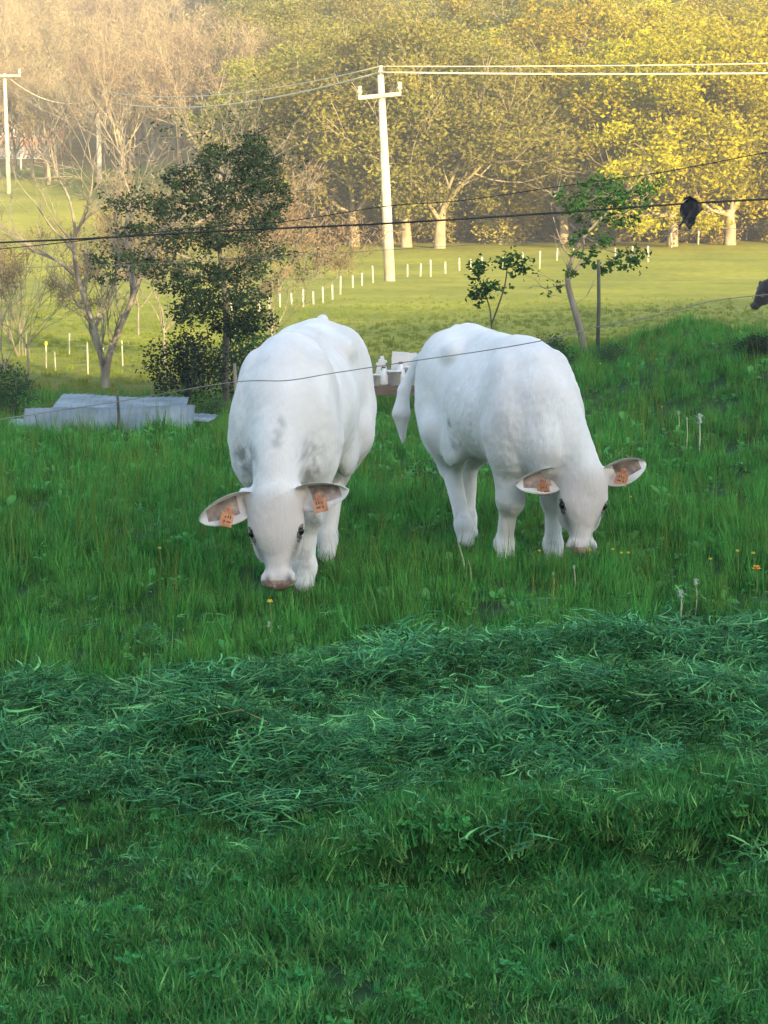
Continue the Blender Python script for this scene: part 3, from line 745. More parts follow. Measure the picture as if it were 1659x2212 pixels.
make_cow('white_cow', (cr.x, cr.y, zr), R(-90 + 18), p, (-.03, -.12, -.98), (.08, -1, -.08),
         {('f', 1): (.0, .0, 0), ('f', -1): (-.10, -.0, .03), ('h', 1): (.02, -.10, 0), ('h', -1): (.36, .02, 0)}, M['coat'],
         'white cow grazing at three-quarter view with its flank and tail showing, right of the pair', ears=((.46, .15), (-.10, .10)), scale=1.07,
         tail=[(-.88, -.06, 1.29), (-.95, -.22, 1.13), (-.96, -.31, .95), (-.95, -.33, .80)], width=.73, head=.98,
         stains_and_shade=((-.16, -.3, .74, .05, .2, .13, .9), (.1, -.3, .62, .2, .2, .08, .5), (.58, -.15, .70, .12, .12, .10, .45), (.52, -.2, .36, .1, .12, .06, .5)))  # first mark paints the flank fold's crease shade into the coat colour

# ------------------------------------------------------------------ vegetation generators
def leaf_quads(mb, centers, size, mi=0, flat=0.0):
    """one small bent leaf (or a spray of leaves) per centre"""
    n = len(centers)
    for c in centers:
        a = Vector((random.gauss(0, 1), random.gauss(0, 1), random.gauss(0, .6))).normalized()
        b = a.cross(Vector((random.gauss(0, 1), random.gauss(0, 1), random.gauss(0, 1)))).normalized()
        s = size * U(.6, 1.35); c = Vector(c); cc = a.cross(b)
        mb.add([tuple(c - a * s * .5), tuple(c - b * s * .27 + cc * s * .12), tuple(c + a * s * .5), tuple(c + b * s * .27 + cc * s * .12)], [(0, 1, 2), (0, 2, 3)], mi)
def grow(mb, p, d, L, r, depth, tips, segs=4, spread=.6, up=.1, sides=5, ratio=.72, kids=(2, 4), wob=.18, mi=0, rmin=.004):
    pts = [p.copy()]; rad = [r]; q = p.copy(); dd = d.normalized(); side_pts = []
    for i in range(segs):
        dd = (dd + Vector((random.gauss(0, wob), random.gauss(0, wob), random.gauss(0, wob) + up * .3))).normalized()
        q = q + dd * (L / segs); pts.append(q.copy()); rad.append(max(rmin, r * (1 - .55 * (i + 1) / segs)))
        side_pts.append((q.copy(), dd.copy(), rad[-1]))
    mb.tube(pts, rad, sides, mi, cap=False)
    if depth == 0:
        tips.extend(pts[1:]); return
    for _ in range(random.randint(*kids)):
        k = random.randint(max(0, segs // 2 - 1), segs - 1); s, sdv, sr = side_pts[k]
        v = Vector((random.gauss(0, 1), random.gauss(0, 1), random.gauss(0, .7))); v = (v - sdv * v.dot(sdv)).normalized()
        nd = (sdv + v * U(spread * .6, spread * 1.5)).normalized()
        grow(mb, s, nd, L * ratio * U(.75, 1.15), sr * .72, depth - 1, tips, max(2, segs - 1), spread, up, max(3, sides - 1), ratio, kids, wob, mi, rmin)
    s, sdv, sr = side_pts[-1]
    grow(mb, s, sdv, L * ratio, sr * .9, depth - 1, tips, max(2, segs - 1), spread, up, max(3, sides - 1), ratio, kids, wob, mi, rmin)

def leaf_tree_meshes(height, spread_r, n_leaf, leaf, leafmat, barkmat, fill=.75, seed=0, low=.25, trunk_r=.30):
    random.seed(seed); tr = MB(); tips = []
    th = height * low
    tr.tube([(0, 0, -.4), (U(-.05, .05), 0, th * .5), (U(-.15, .15), U(-.1, .1), th)], [trunk_r * 1.25, trunk_r, trunk_r * .85], 8, cap=False)
    for k in range(6):
        a = k * 1.05 + U(-.3, .3); e = U(.35, 1.2)
        grow(tr, Vector((0, 0, th * U(.75, 1.0))), Vector((math.cos(a) * math.cos(e), math.sin(a) * math.cos(e), math.sin(e))), height * .33, trunk_r * .45, 3, tips, 4, .7, .35, 5, .68, (2, 3), rmin=.02)
    grow(tr, Vector((0, 0, th)), Vector((0, 0, 1)), height * .38, trunk_r * .6, 3, tips, 4, .7, .3, 5, .68, (2, 3), rmin=.02)
    zc = th * .75 + (height - th * .75) * .5; rz = (height - th * .75) * .52
    cr_ = MB(); cs = []
    # leaf clumps round the branch tips plus clumps through the crown, each one a knot of leaves
    tp = [t for t in tips]
    random.shuffle(tp); knots = [t + Vector((random.gauss(0, .15), random.gauss(0, .15), random.gauss(0, .15))) for t in tp[:170]]
    while len(knots) < 330:
        v = Vector((random.gauss(0, 1), random.gauss(0, 1), random.gauss(0, 1))).normalized() * (random.random() ** .33)
        knots.append(Vector((v.x * spread_r, v.y * spread_r, zc + v.z * rz)))
    per = n_leaf // len(knots)
    for kpt in knots:
        rr_ = U(.25, .75) * height / 12
        for _ in range(int(per * U(.4, 1.6))):
            cs.append((kpt.x + random.gauss(0, rr_), kpt.y + random.gauss(0, rr_), kpt.z + random.gauss(0, rr_ * .6)))
    leaf_quads(cr_, cs, leaf)
    return tr.mesh('trunk', barkmat, True), cr_.mesh('crown', leafmat)
def bare_tree_meshes(height, seed=0, trunk_r=.22, n_twig=3500, barkmat=None, twigmat=None):
    random.seed(seed); tr = MB(); tips = []
    th = height * .25
    tr.tube([(0, 0, -.4), (U(-.1, .1), 0, th)], [trunk_r * 1.2, trunk_r * .9], 7, cap=False)
    for k in range(5):
        a = k * 1.26 + U(-.3, .3); e = U(.7, 1.3)
        grow(tr, Vector((0, 0, th * U(.8, 1.0))), Vector((math.cos(a) * math.cos(e), math.sin(a) * math.cos(e), math.sin(e))), height * .34, trunk_r * .5, 3, tips, 4, .5, .5, 5, .7, (2, 3), rmin=.02)
    grow(tr, Vector((0, 0, th)), Vector((0, 0, 1)), height * .38, trunk_r * .7, 3, tips, 4, .5, .5, 5, .7, (2, 3), rmin=.02)
    cm = MB()
    for _ in range(n_twig):
        c = random.choice(tips); d = Vector((random.gauss(0, .7), random.gauss(0, .7), U(.1, 1.2))).normalized()
        c = c + Vector((random.gauss(0, .25), random.gauss(0, .25), random.gauss(0, .25)))
        L = U(.25, .8); s = d.cross(Vector((random.gauss(0, 1), random.gauss(0, 1), 0))).normalized() * U(.015, .035)
        cm.add([tuple(c - s), tuple(c + s), tuple(c + d * L)], [(0, 1, 2)])
    leaf_quads(cm, [random.choice(tips) + Vector((random.gauss(0, .35), random.gauss(0, .35), random.gauss(0, .35))) for _ in range(1800)], .13)
    return tr.mesh('trunk', barkmat, True), cm.mesh('crown', twigmat)

LT_y = [leaf_tree_meshes(12, 4.8, 30000, .28, M['leaf_y'], M['barkl'], seed=s, low=.16) for s in (11, 12, 13)]
LT_o = [leaf_tree_meshes(12, 4.8, 26000, .25, M['leaf_o'], M['barkl'], seed=s, low=.16) for s in (21, 22, 23)]
BT = [bare_tree_meshes(12, s, barkmat=M['barkl'], twigmat=M['twig']) for s in (31, 32, 33, 34)]
def put_tree(name, meshes, x, y, s, label, group=None, sx=1.0, trunk_scale=1):
    o = empty(name, (x, y, gz(x, y)), U(0, 6.28), label, 'tree', group); o.scale = (s * sx, s * sx, s)
    link('trunk', meshes[0], o); link('crown', meshes[1], o); return o
random.seed(3)
XU = lambda u, Y: (u - W0 / 2) / F * Y
row1 = [(620, 128, .95, 'o', 'olive budding tree with a short pale trunk, nearest the dark ivy tree'),
        (765, 122, 1.0, 'o', 'olive budding tree with a sunlit trunk just left of the pale utility pole'),
        (878, 121, 1.0, 'o', 'budding tree with a thick sunlit trunk just right of the pale utility pole'),
        (948, 120, 1.05, 'o', 'budding tree with the stoutest trunk, second right of the pale utility pole'),
        (1090, 127, .95, 'o', 'olive tree right of the sunlit trunks at the field edge'),
        (1215, 125, .9, 'y', 'yellow-green tree behind the small leaning tree'),
        (1330, 130, .95, 'y', 'yellow-green tree at the field edge behind the clump of dark green leaves'),
        (1447, 121, 1.0, 'y', 'bright yellow-green tree with a pale trunk left of the black hanging rag'),
        (1570, 123, 1.05, 'y', 'bright yellow-green tree right of the black hanging rag'),
        (1670, 126, 1.05, 'y', 'bright yellow-green tree cut by the right edge of the photo')]
for u, Y, s, k, lab in row1:
    m = random.choice(LT_o if k == 'o' else LT_y); put_tree('budding_tree' if k == 'o' else 'leafy_tree', m, XU(u, Y), Y, s, lab)
def rows(kind, n, ulo, uhi, ylo, yhi, meshes, smin, smax, name, label, group, mind=5.0):
    placed = []
    tries = 0
    while len(placed) < n and tries < 4000:
        tries += 1; Y = ylo + (yhi - ylo) * random.random(); u = U(ulo, uhi); x = XU(u, Y)
        if any((x - a) ** 2 + (Y - b) ** 2 < mind ** 2 for a, b in placed): continue
        placed.append((x, Y)); put_tree(name, random.choice(meshes), x, Y, U(smin, smax), label, group, U(.9, 1.15))
rows('y', 46, 1050, 1760, 132, 240, LT_y, .75, 1.1, 'leafy_tree', 'yellow-green tree in the sunlit wood on the right of the hillside', 'yellow-green trees of the hillside wood')
rows('o', 38, 560, 1250, 133, 215, LT_o, .75, 1.05, 'budding_tree', 'olive-brown budding tree in the middle of the hillside wood', 'budding trees of the hillside wood')
rows('y2', 16, 480, 1000, 205, 290, LT_y, .8, 1.1, 'leafy_tree', 'yellow-green tree high on the hillside above the utility pole', 'yellow-green trees high above the pole')
rows('b', 60, -60, 560, 178, 285, BT, .7, 1.05, 'bare_tree', 'tan leafless tree in the wood on the left hillside', 'leafless trees of the left hillside', 3.2)
rows('b2', 9, 250, 600, 140, 190, BT, .6, .85, 'bare_tree', 'tan leafless tree standing behind the dark ivy tree', 'leafless trees behind the ivy tree', 4.0)
rows('b4', 7, -20, 150, 155, 168, BT, .5, .7, 'bare_tree', 'small tan leafless tree in front of the pink farmhouse', 'leafless trees in front of the farmhouse', 2.0)
rows('b3', 6, 1130, 1320, 225, 262, BT, .9, 1.15, 'bare_tree', 'grey-brown leafless tree near the top of the hillside wood, right of the middle', 'leafless trees at the top of the wood', 4.0)
# undergrowth between and behind the trunks
def shrub_mesh(rx, ry, h, n, leaf, mat, seed):
    random.seed(seed); mb = MB(); cs = []
    for _ in range(60):
        v = Vector((random.gauss(0, 1), random.gauss(0, 1), random.gauss(0, 1))).normalized() * random.random() ** .4
        k = Vector((v.x * rx, v.y * ry, max(.08 * h, h * .5 + v.z * h * .5)))
        for _ in range(n // 60): cs.append((k.x + random.gauss(0, rx * .16), k.y + random.gauss(0, ry * .16), max(.0, k.z + random.gauss(0, h * .10))))
    leaf_quads(mb, cs, leaf); st = MB()
    for _ in range(7):
        a = U(0, 6.28); st.tube([(U(-.1, .1) * rx, U(-.1, .1) * ry, -.1), (rx * .3 * math.cos(a), ry * .3 * math.sin(a), h * .45), (rx * .6 * math.cos(a), ry * .6 * math.sin(a), h * .85)], [.02 * h, .014 * h, .005 * h], 5)
    return st.mesh('stem', M['barkd']), mb.mesh('foliage', mat)
def put_shrub(name, ms, x, y, s, label, group=None, cat='bush', sz=1, dz=0):
    o = empty(name, (x, y, gz(x, y) + dz), U(0, 6.28), label, cat, group); o.scale = (s, s, s * sz)
    link('stems', ms[0], o); link('foliage', ms[1], o); return o
SH = [shrub_mesh(2.6, 2.0, 3.2, 3000, .26, M['hedge'], s) for s in (41, 42, 43)]
for i in range(30):
    u = 470 + i * 43 + U(-12, 12); Y = U(125.5, 131); put_shrub('undergrowth_bush', random.choice(SH), XU(u, Y), Y, U(.55, .8), 'brown bush in the shade between the trunks at the foot of the wood', 'brown undergrowth bushes at the foot of the wood')

# ------------------------------------------------------------------ near trees
def chain(uvs, Y0, dy=0.0, n=3):
    pts = [P(u, v, Y0 + dy * i / max(1, len(uvs) - 1)) for i, (u, v) in enumerate(uvs)]
    out = []
    for i in range(len(pts) - 1):
        p0 = pts[max(0, i - 1)]; p1 = pts[i]; p2 = pts[i + 1]; p3 = pts[min(len(pts) - 1, i + 2)]
        for k in range(n):
            t = k / n
            out.append(.5 * ((2 * p1) + (p2 - p0) * t + (2 * p0 - 5 * p1 + 4 * p2 - p3) * t * t + (3 * p1 - p0 - 3 * p2 + p3) * t ** 3))
    out.append(pts[-1]); return out
def local(pts, o): return [p - o for p in pts]
random.seed(5)
# leafless forked tree on the left
b = G(228, 838); YB = b.y
o = empty('leafless_tree', b, 0, 'small leafless grey tree forking in a V beside the grey metal sheets', 'tree')
tips = []; mb = MB()
limbs = [([(228, 845), (226, 800), (216, 760), (203, 715), (188, 660), (168, 600), (160, 545), (163, 500)], 0.0, .062, .022),
         ([(228, 815), (236, 770), (256, 715), (284, 650), (306, 590), (325, 525), (385, 478), (450, 425), (520, 388)], -.5, .055, .014),
         ([(284, 650), (286, 570), (270, 500), (282, 430), (262, 360), (270, 300)], .6, .030, .008),
         ([(166, 600), (120, 560), (70, 540), (20, 500)], .5, .026, .007),
         ([(163, 500), (150, 430), (120, 370), (108, 300)], .3, .022, .006),
         ([(163, 510), (190, 440), (200, 380), (190, 310)], -.3, .020, .006),
         ([(385, 478), (430, 480), (480, 440), (540, 430)], .3, .018, .005),
         ([(306, 590), (350, 540), (420, 560), (470, 530)], -.3, .018, .005),
         ([(203, 715), (240, 640), (250, 560), (240, 480)], .4, .018, .005)]
for uvs, dy, r0, r1 in limbs:
    c = local(chain(uvs, YB, dy), b); nn = len(c)
    mb.tube(c, [r0 + (r1 - r0) * i / (nn - 1) for i in range(nn)], 7, cap=False)
    for i in range(3, nn):
        if random.random() < .8:
            d = (c[i] - c[i - 1]).normalized(); v = Vector((random.gauss(0, 1), random.gauss(0, .8), U(-.1, 1))).normalized()
            tt = []; grow(mb, c[i], (d + v * .9), U(.45, .9), r0 * .28 + .002, 2, tt, 4, .6, .25, 4, .68, (1, 3), .14, rmin=.0035); tips += tt
mb.build('trunk', M['bark'], o, True)
tw = MB()
for c in (random.choice(tips) for _ in range(2600)):
    d = Vector((random.gauss(0, .6), random.gauss(0, .6), U(.1, 1))).normalized(); L = U(.06, .22); s_ = d.cross(Vector((random.gauss(0, 1), random.gauss(0, 1), 0))).normalized() * .003
    tw.add([tuple(c - s_), tuple(c + s_), tuple(c + d * L)], [(0, 1, 2)])
tw.build('twigs', M['bark'], o)

def blobs(spec, Y, o, per, leaf, gap=.5, depth=.35):
    """knots of leaves; spec rows are (u, v, half width, half height) at depth Y"""
    cs = []; m = F / Y
    for (u, v, a, bb) in spec:
        for _ in range(int(per * a * bb / 900)):
            t = random.random() ** .5; w = U(0, 6.28)
            ku, kv = u + a * t * math.cos(w), v + bb * t * math.sin(w); kc = P(ku, kv, Y + random.gauss(0, depth)) - o
            r = U(.02, .075)
            for _ in range(random.randint(8, 26)): cs.append((kc.x + random.gauss(0, r), kc.y + random.gauss(0, r), kc.z + random.gauss(0, r * .8)))
    return cs
# dark ivy clad tree
b = G(488, 880, y0=23); YB = 27.2; b = Vector((XU(488, YB), YB, gz(XU(488, YB), YB)))
o = empty('ivy_tree', b, 0, 'dark ragged evergreen tree with a straight thin trunk left of the white cows', 'tree')
mb = MB(); tips = []
c = local(chain([(488, 905), (487, 800), (489, 700), (484, 620), (474, 540), (468, 470), (480, 400), (500, 330)], YB), b); mb.tube(c, [.05 - .035 * i / (len(c) - 1) for i in range(len(c))], 7, cap=False)
for uvs in ([(484, 620), (420, 590), (350, 560), (250, 575)], [(474, 560), (520, 560), (560, 548), (620, 552)], [(470, 500), (420, 450), (350, 430), (260, 440)], [(478, 420), (540, 400), (590, 380)], [(485, 380), (440, 340), (400, 300)],
            [(484, 640), (520, 660), (560, 640)], [(474, 540), (400, 510), (330, 500)], [(500, 340), (540, 300), (570, 280)]):
    c = local(chain(uvs, YB, U(-.4, .4)), b); mb.tube(c, [.022 - .015 * i / (len(c) - 1) for i in range(len(c))], 5, cap=False)
    for i in range(2, len(c)): grow(mb, c[i], (c[i] - c[i - 1]).normalized() + Vector((random.gauss(0, .8), random.gauss(0, .8), U(-.3, .8))), U(.25, .55), .007, 1, tips, 3, .7, .1, 3, .7, (2, 3), .2, rmin=.003)
mb.build('trunk', M['barkd'], o, True)
lv = MB()
spec = [(470, 340, 45, 30), (540, 320, 40, 30), (400, 385, 50, 26), (290, 440, 62, 16), (385, 450, 60, 28), (475, 430, 60, 40), (555, 395, 50, 40), (575, 470, 40, 26), (510, 500, 75, 26), (415, 520, 75, 26), (560, 360, 45, 40),
        (250, 560, 62, 16), (330, 580, 66, 20), (430, 590, 62, 24), (515, 585, 60, 24), (585, 550, 45, 12), (470, 640, 50, 26), (300, 500, 55, 14), (235, 600, 30, 10), (540, 640, 40, 24), (610, 430, 26, 30), (430, 670, 60, 30), (500, 700, 50, 36), (390, 620, 50, 18), (555, 690, 40, 26)]
leaf_quads(lv, blobs(spec, YB, b, 32, .05, depth=.5) + [tuple(t + Vector((random.gauss(0, .05), random.gauss(0, .05), random.gauss(0, .05)))) for t in tips for _ in range(3)], .05)
lv.build('crown', M['leaf_d'], o)
# bushes near the fence
SB = [shrub_mesh(.5, .45, .85, 4200, .045, M['leaf_d'], 51), shrub_mesh(.42, .4, .6, 2600, .045, M['leaf_b'], 52), shrub_mesh(.42, .4, .6, 2600, .04, M['leaf_b'], 53)]
put_shrub('dark_bush', SB[0], XU(405, 26.6), 26.6, 1.0, 'dense dark green bush at the foot of the ivy tree, left of its trunk', dz=.12)
for (u, Y, s, sz, lab) in ((540, 28, 1.2, 1.35, 'grey-green bush between the ivy tree and the left white cow'), (455, 25.2, .5, .8, 'low leafy bush under the dark evergreen bush'),
        (20, 25.5, .8, 1.3, 'scrubby bush at the left edge of the photo above the metal sheets'), (1105, 27.5, .75, .8, 'low grey-green bush behind the back of the right white cow'),
        (1190, 27, .8, 1.0, 'grey-green bush just left of the leaning tree trunk'), (960, 28.5, .35, .8, 'small weedy bush behind the tail of the right white cow'),
        (1320, 25.5, .55, .8, 'low bush at the foot of the leaning tree, right of its trunk')):
    put_shrub('bush', random.choice(SB[1:]), XU(u, Y), Y, s, lab, sz=sz)
put_shrub('dark_bush', SB[0], XU(1640, 22.5), 22.5, .55, 'rounded dark green bush at the right edge of the photo', sz=.5, dz=.02)
# scrub twigs at the left edge
for k, (u, vb, vt) in enumerate(((8, 800, 560), (48, 770, 600))):
    b = G(u, vb, y0=23); o = empty('leafless_shrub', b, 0, ('thin leafless shrub at the very left edge of the photo', 'thin leafless shrub left of the forked tree')[k], 'shrub')
    mb = MB(); tt = []
    for _ in range(7): grow(mb, Vector((U(-.1, .1), U(-.1, .1), 0)), Vector((random.gauss(0, .35), random.gauss(0, .35), 1)), (vb - vt) / F * b.y * .55, .012, 2, tt, 5, .5, .2, 4, .7, (2, 3), .12, rmin=.003)
    mb.build('stems', M['bark'], o)

BTS = [bare_tree_meshes(12, q, .09, 5000, M['bark'], M['twig']) for q in (71, 72)]
for u, Y, sc, lab in ((62, 32, .22, 'slim leafless tree nearest the left edge behind the forked tree'), (355, 34, .30, 'slim leafless tree just left of the dark bush'), (590, 33, .30, 'slim leafless tree just right of the ivy tree'), (300, 44, .26, 'slim leafless tree behind the forked tree, in the sunlit field')):
    put_tree('leafless_tree', random.choice(BTS), XU(u, Y), Y, sc * .8, lab)
# small leaning tree on the right
YB = 28.5; b = Vector((XU(1263, YB), YB, gz(XU(1263, YB), YB)))
o = empty('leaning_tree', b, 0, 'small tree with a leaning trunk and fresh green leaf clumps behind the right cow', 'tree')
mb = MB(); tips = []
base_uv = (1266, 501 + (2 - b.z + .1) / YB * F)
for uvs, r0, r1, dy in (([base_uv, (1255, 720), (1240, 665), (1226, 605), (1236, 560), (1262, 510), (1300, 470), (1345, 425)], .055, .013, 0), ([(1226, 605), (1255, 565), (1262, 520)], .03, .01, .2),
        ([(1236, 560), (1210, 520), (1190, 440), (1210, 415)], .014, .005, .3), ([(1300, 470), (1350, 460), (1400, 420)], .014, .005, -.2), ([(1262, 510), (1310, 540), (1370, 555)], .014, .005, -.3), ([(1228, 615), (1200, 618), (1180, 625)], .010, .004, 0), ([(1345, 425), (1390, 380), (1410, 370)], .01, .004, .1)):
    c = local(chain(uvs, YB, dy), b); mb.tube(c, [r0 + (r1 - r0) * i / (len(c) - 1) for i in range(len(c))], 7, cap=False)
    for i in range(5, len(c)): grow(mb, c[i], Vector((random.gauss(0, 1), random.gauss(0, .8), U(-.2, 1))), U(.2, .4), .006, 1, tips, 3, .7, .1, 3, .7, (1, 2), .2, rmin=.003)
mb.build('trunk', M['bark'], o, True)
lv = MB(); leaf_quads(lv, blobs([(1310, 410, 80, 28), (1370, 425, 55, 30), (1400, 395, 35, 22), (1280, 450, 60, 32), (1330, 465, 60, 30), (1230, 440, 35, 25), (1275, 520, 45, 28), (1262, 555, 30, 25), (1320, 560, 45, 24), (1365, 545, 35, 22), (1385, 575, 16, 14), (1300, 590, 20, 12), (1195, 620, 26, 9), (1240, 590, 18, 12)], YB, b, 8.5, .07, depth=.35), .07)
lv.build('crown', M['leaf_g'], o)
b = Vector((XU(1062, 22.5), 22.5, gz(XU(1062, 22.5), 22.5)))
o = empty('sapling', b, 0, 'leafy sapling rising behind the back of the right white cow', 'sapling')
mb = MB()
for uvs in ([(1070, 501 + (2 - b.z) / 22.5 * F), (1062, 700), (1050, 640), (1035, 600), (1030, 575)], [(1062, 700), (1090, 620), (1100, 565), (1135, 580)], [(1050, 645), (1015, 640)]):
    c = local(chain(uvs, 22.5), b); mb.tube(c, [.010 - .006 * i / (len(c) - 1) for i in range(len(c))], 5, cap=False)
mb.build('stem', M['barkd'], o)
lv = MB(); leaf_quads(lv, blobs([(1030, 590, 12, 24), (1045, 620, 20, 14), (1018, 635, 14, 9), (1075, 615, 14, 12), (1095, 560, 24, 12), (1125, 575, 20, 12), (1060, 575, 10, 8), (1030, 650, 6, 12)], 22.5, b, 20, .05, depth=.10), .06)
lv.build('crown', M['leaf_g'], o)

# ------------------------------------------------------------------ utility poles and lines
def pole(u0, vb, u1, vt, Y, r0, r1, arm, label):
    b = P(u0, vb, Y); z0 = gz(b.x, Y); b.z = z0; t = P(u1, vt, Y) - b
    o = empty('utility_pole', b, 0, label, 'utility pole')
    mb = MB(); mb.tube([(0, 0, -.5), t * .5, t], [r0, (r0 + r1) / 2, r1], 10); mb.build('pole_shaft', M['conc'], o, True)
    (ua, va), (ub, vb_) = arm
    A = P(ua, va, Y - .2) - b; B = P(ub, vb_, Y - .2) - b
    mb = MB(); d = (B - A).normalized(); mb.tube([A, B], [.09, .09], 6)
    for s in (.02, .98):
        c = A.lerp(B, s)
        mb.tube([c, c + Vector((0, 0, .12))], [.05, .05], 6)
    mb.build('cross_arm', M['conc'], o)
    for s in (.03, .5, .97):
        mb = MB(); c = A.lerp(B, s) + Vector((0, 0, .12)) if s != .5 else t + Vector((0, 0, .02))
        mb.tube([c, c + Vector((0, 0, .1)), c + Vector((0, 0, .22)), c + Vector((0, 0, .34))], [.03, .11, .06, .09], 8); mb.build('insulator', M['post'], o)
    return o, b + t
gp = G(842, 607, y0=60); YP = gp.y
_, top1 = pole(843, 607, 822, 162, YP, .235, .13, ((774, 212), (866, 203)), 'pale concrete utility pole with a cross arm, tallest, in the middle of the sunlit field')
_, top2 = pole(217, 460, 211, 222, 150, .21, .13, ((190, 243), (240, 241)), 'pale utility pole with a cross arm on the left, between the two others')
_, top3 = pole(20, 450, 10, 170, 146, .17, .11, ((-15, 164), (44, 164)), 'pale utility pole near the left edge of the photo, above the white railing')
def wire(name, pts, r, mat, label, cat='wire', group=None, sides=5):
    b = Vector(pts[0]); mb = MB(); mb.tube([Vector(p) - b for p in pts], r, sides)
    o = mb.build(name, mat, None, True); o.location = b; return tag(o, label, cat, group)
def sag(a, b, s, n=14): return [a.lerp(b, i / n) - Vector((0, 0, s * 4 * (i / n) * (1 - i / n))) for i in range(n + 1)]
e1 = P(2100, 150, 84); e2 = P(2100, 126, 86)
wire('power_line', sag(top1 + Vector((0, -.1, .1)), e1, .12), .035, M['wire'], 'lower bright power line running right from the top of the middle pole')
wire('power_line', sag(top1 + Vector((0, .1, .34)), e2, .10), .022, M['wire'], 'upper faint power line running right from the top of the middle pole')
wire('power_line', sag(top1 + Vector((0, -.1, .1)), top2 + Vector((.1, 0, .2)), .9), .035, M['wire'], 'lower power line running left from the top of the middle pole')
wire('power_line', sag(top1 + Vector((0, .1, .34)), top2 + Vector((-.1, 0, .9)), .8), .025, M['wire'], 'upper power line running left from the top of the middle pole')
wire('power_line', sag(top2 + Vector((0, 0, .3)), top3 + Vector((0, 0, .3)), 1.0), .025, M['wire'], 'sagging power line between the two poles on the left')

# ------------------------------------------------------------------ wires across the pasture, held by posts beside the view
YW = 11.0
for sx, lab in ((-1, 'tall weathered wooden post holding the wires, beyond the left edge'), (1, 'tall weathered wooden post holding the wires, beyond the right edge')):
    x = XU(829.5 + sx * 1010, YW); mb = MB(); mb.tube([(0, 0, -.3), (0, 0, 1.4), (.02, 0, 2.5)], [.06, .055, .05], 9)
    o = mb.build('wooden_post', M['postd'], None, True); o.location = (x, YW, gz(x, YW)); tag(o, lab, 'post')
L_, R_ = -180, 1840
def uvw(pts): return chain(pts, YW, 0, 6)
cable_pts = uvw([(L_, 532), (0, 524), (200, 515), (480, 499), (830, 483), (1200, 460), (1480, 440), (1659, 430), (R_, 420)])
wire('cable', cable_pts, .0052, M['cable'], 'thick dark cable stretched right across the photo in front of the trees', 'cable')
wire('fence_wire', uvw([(L_, 545), (0, 538), (430, 492), (620, 478), (830, 446), (1000, 433), (1200, 404), (1430, 372), (1659, 329), (R_, 300)]), .0026, M['cable'], 'thin dark wire rising to the right above the thick cable')
wire('fence_wire', uvw([(L_, 590), (0, 580), (420, 566), (640, 552), (1000, 530), (1180, 520), (1400, 505), (1659, 490), (R_, 480)]), .0014, M['rusty'], 'faint thin wire just under the thick dark cable')
wire('fence_wire', uvw([(L_, 935), (0, 906), (250, 868), (500, 826), (620, 822), (720, 806), (905, 778), (1050, 757), (1185, 733), (1290, 706), (1380, 690), (1470, 668), (1540, 650), (1659, 636), (R_, 620)]), .0026, M['rusty'], 'thin grey wire running in front of both white cows at back height')
# black rag on the cable
c = P(1490, 436, YW); o = empty('black_rag', c, 0, 'crumpled black rag hanging from the dark cable near the right edge', 'rag')
mb = MB(); random.seed(9); g = []
for side in (-1, 1):
    for i in range(8):
        for j in range(8):
            t = i / 7; w_ = (.052 - .028 * t ** 1.5) * (1 + .2 * math.sin(9 * t)); a = (j / 7 * 2 - 1)
            g.append((a * w_ + .006 - .03 * t * t + .004 * math.sin(12 * t), side * (.012 + .010 * math.cos(a * 7 + t * 5)) * (1.1 - abs(a)), .02 * math.cos(a * 2) - .125 * t - .01 * a * a + random.uniform(-.004, .004)))
fs = [(k * 64 + i * 8 + j, k * 64 + i * 8 + j + 1, k * 64 + (i + 1) * 8 + j + 1, k * 64 + (i + 1) * 8 + j) for k in (0, 1) for i in range(7) for j in range(7)]
rim = [i for i in range(8)] + [i * 8 + 7 for i in range(1, 8)] + [56 + j for j in range(6, -1, -1)] + [i * 8 for i in range(6, 0, -1)]
fs += [(rim[k], rim[(k + 1) % len(rim)], 64 + rim[(k + 1) % len(rim)], 64 + rim[k]) for k in range(len(rim))]
mb.add(g, fs); mb.build('cloth', M['black'], o, True)
mb = MB(); mb.tube([(-.03, 0, .012), (0, 0, .026), (.03, 0, .008)], .006, 5); mb.build('knot', M['black'], o)

# ------------------------------------------------------------------ fence posts
def fpost(u, vb, vt, label=None, group='white posts of the fence across the sunlit field', cap=None, name='fence_post', mat='post', w=6.5):
    w *= .62
    b = G(u, vb, y0=21); h = (vb - vt) / F * b.y; r = w / 2 / F * b.y * .9
    mb = MB(); mb.tube([(0, 0, -.15), (0, 0, h * .96), (U(-.01, .01), 0, h)], [r * 1.05, r, r * .6], 7)
    if cap:
        o = empty(name, b, 0, label, 'post'); o.rotation_euler = (U(-.03, .03), U(-.03, .03), 0); mb.build('shaft', M[mat], o, True)
        m2 = MB(); m2.tube([(0, 0, h), (0, 0, h * 1.14)], [r * 1.7, r * 1.5], 7); m2.build('cap', M['postcap'], o)
    else:
        o = mb.build(name, M[mat], None, True); o.location = b; o.rotation_euler = (U(-.04, .04), U(-.05, .05), 0); tag(o, label, 'post', group)
    return o
random.seed(12)
fpost(100, 795, 745, 'white post with a yellow cap left of the forked leafless tree', cap=True)
fpost(190, 810, 738, 'tall white post just left of the forked tree trunk', None)
for u, vb, vt in ((62, 795, 748), (150, 765, 720), (120, 800, 760), (222, 790, 752), (265, 790, 735)):
    fpost(u, vb, vt, 'white post of the near fence among the leafless branches on the left', 'white posts of the near fence on the left', w=5.5)
fpost(806, 611, 575, 'white post just left of the foot of the middle utility pole', None)
fpost(880, 598, 571, 'white post just right of the foot of the middle utility pole', None)
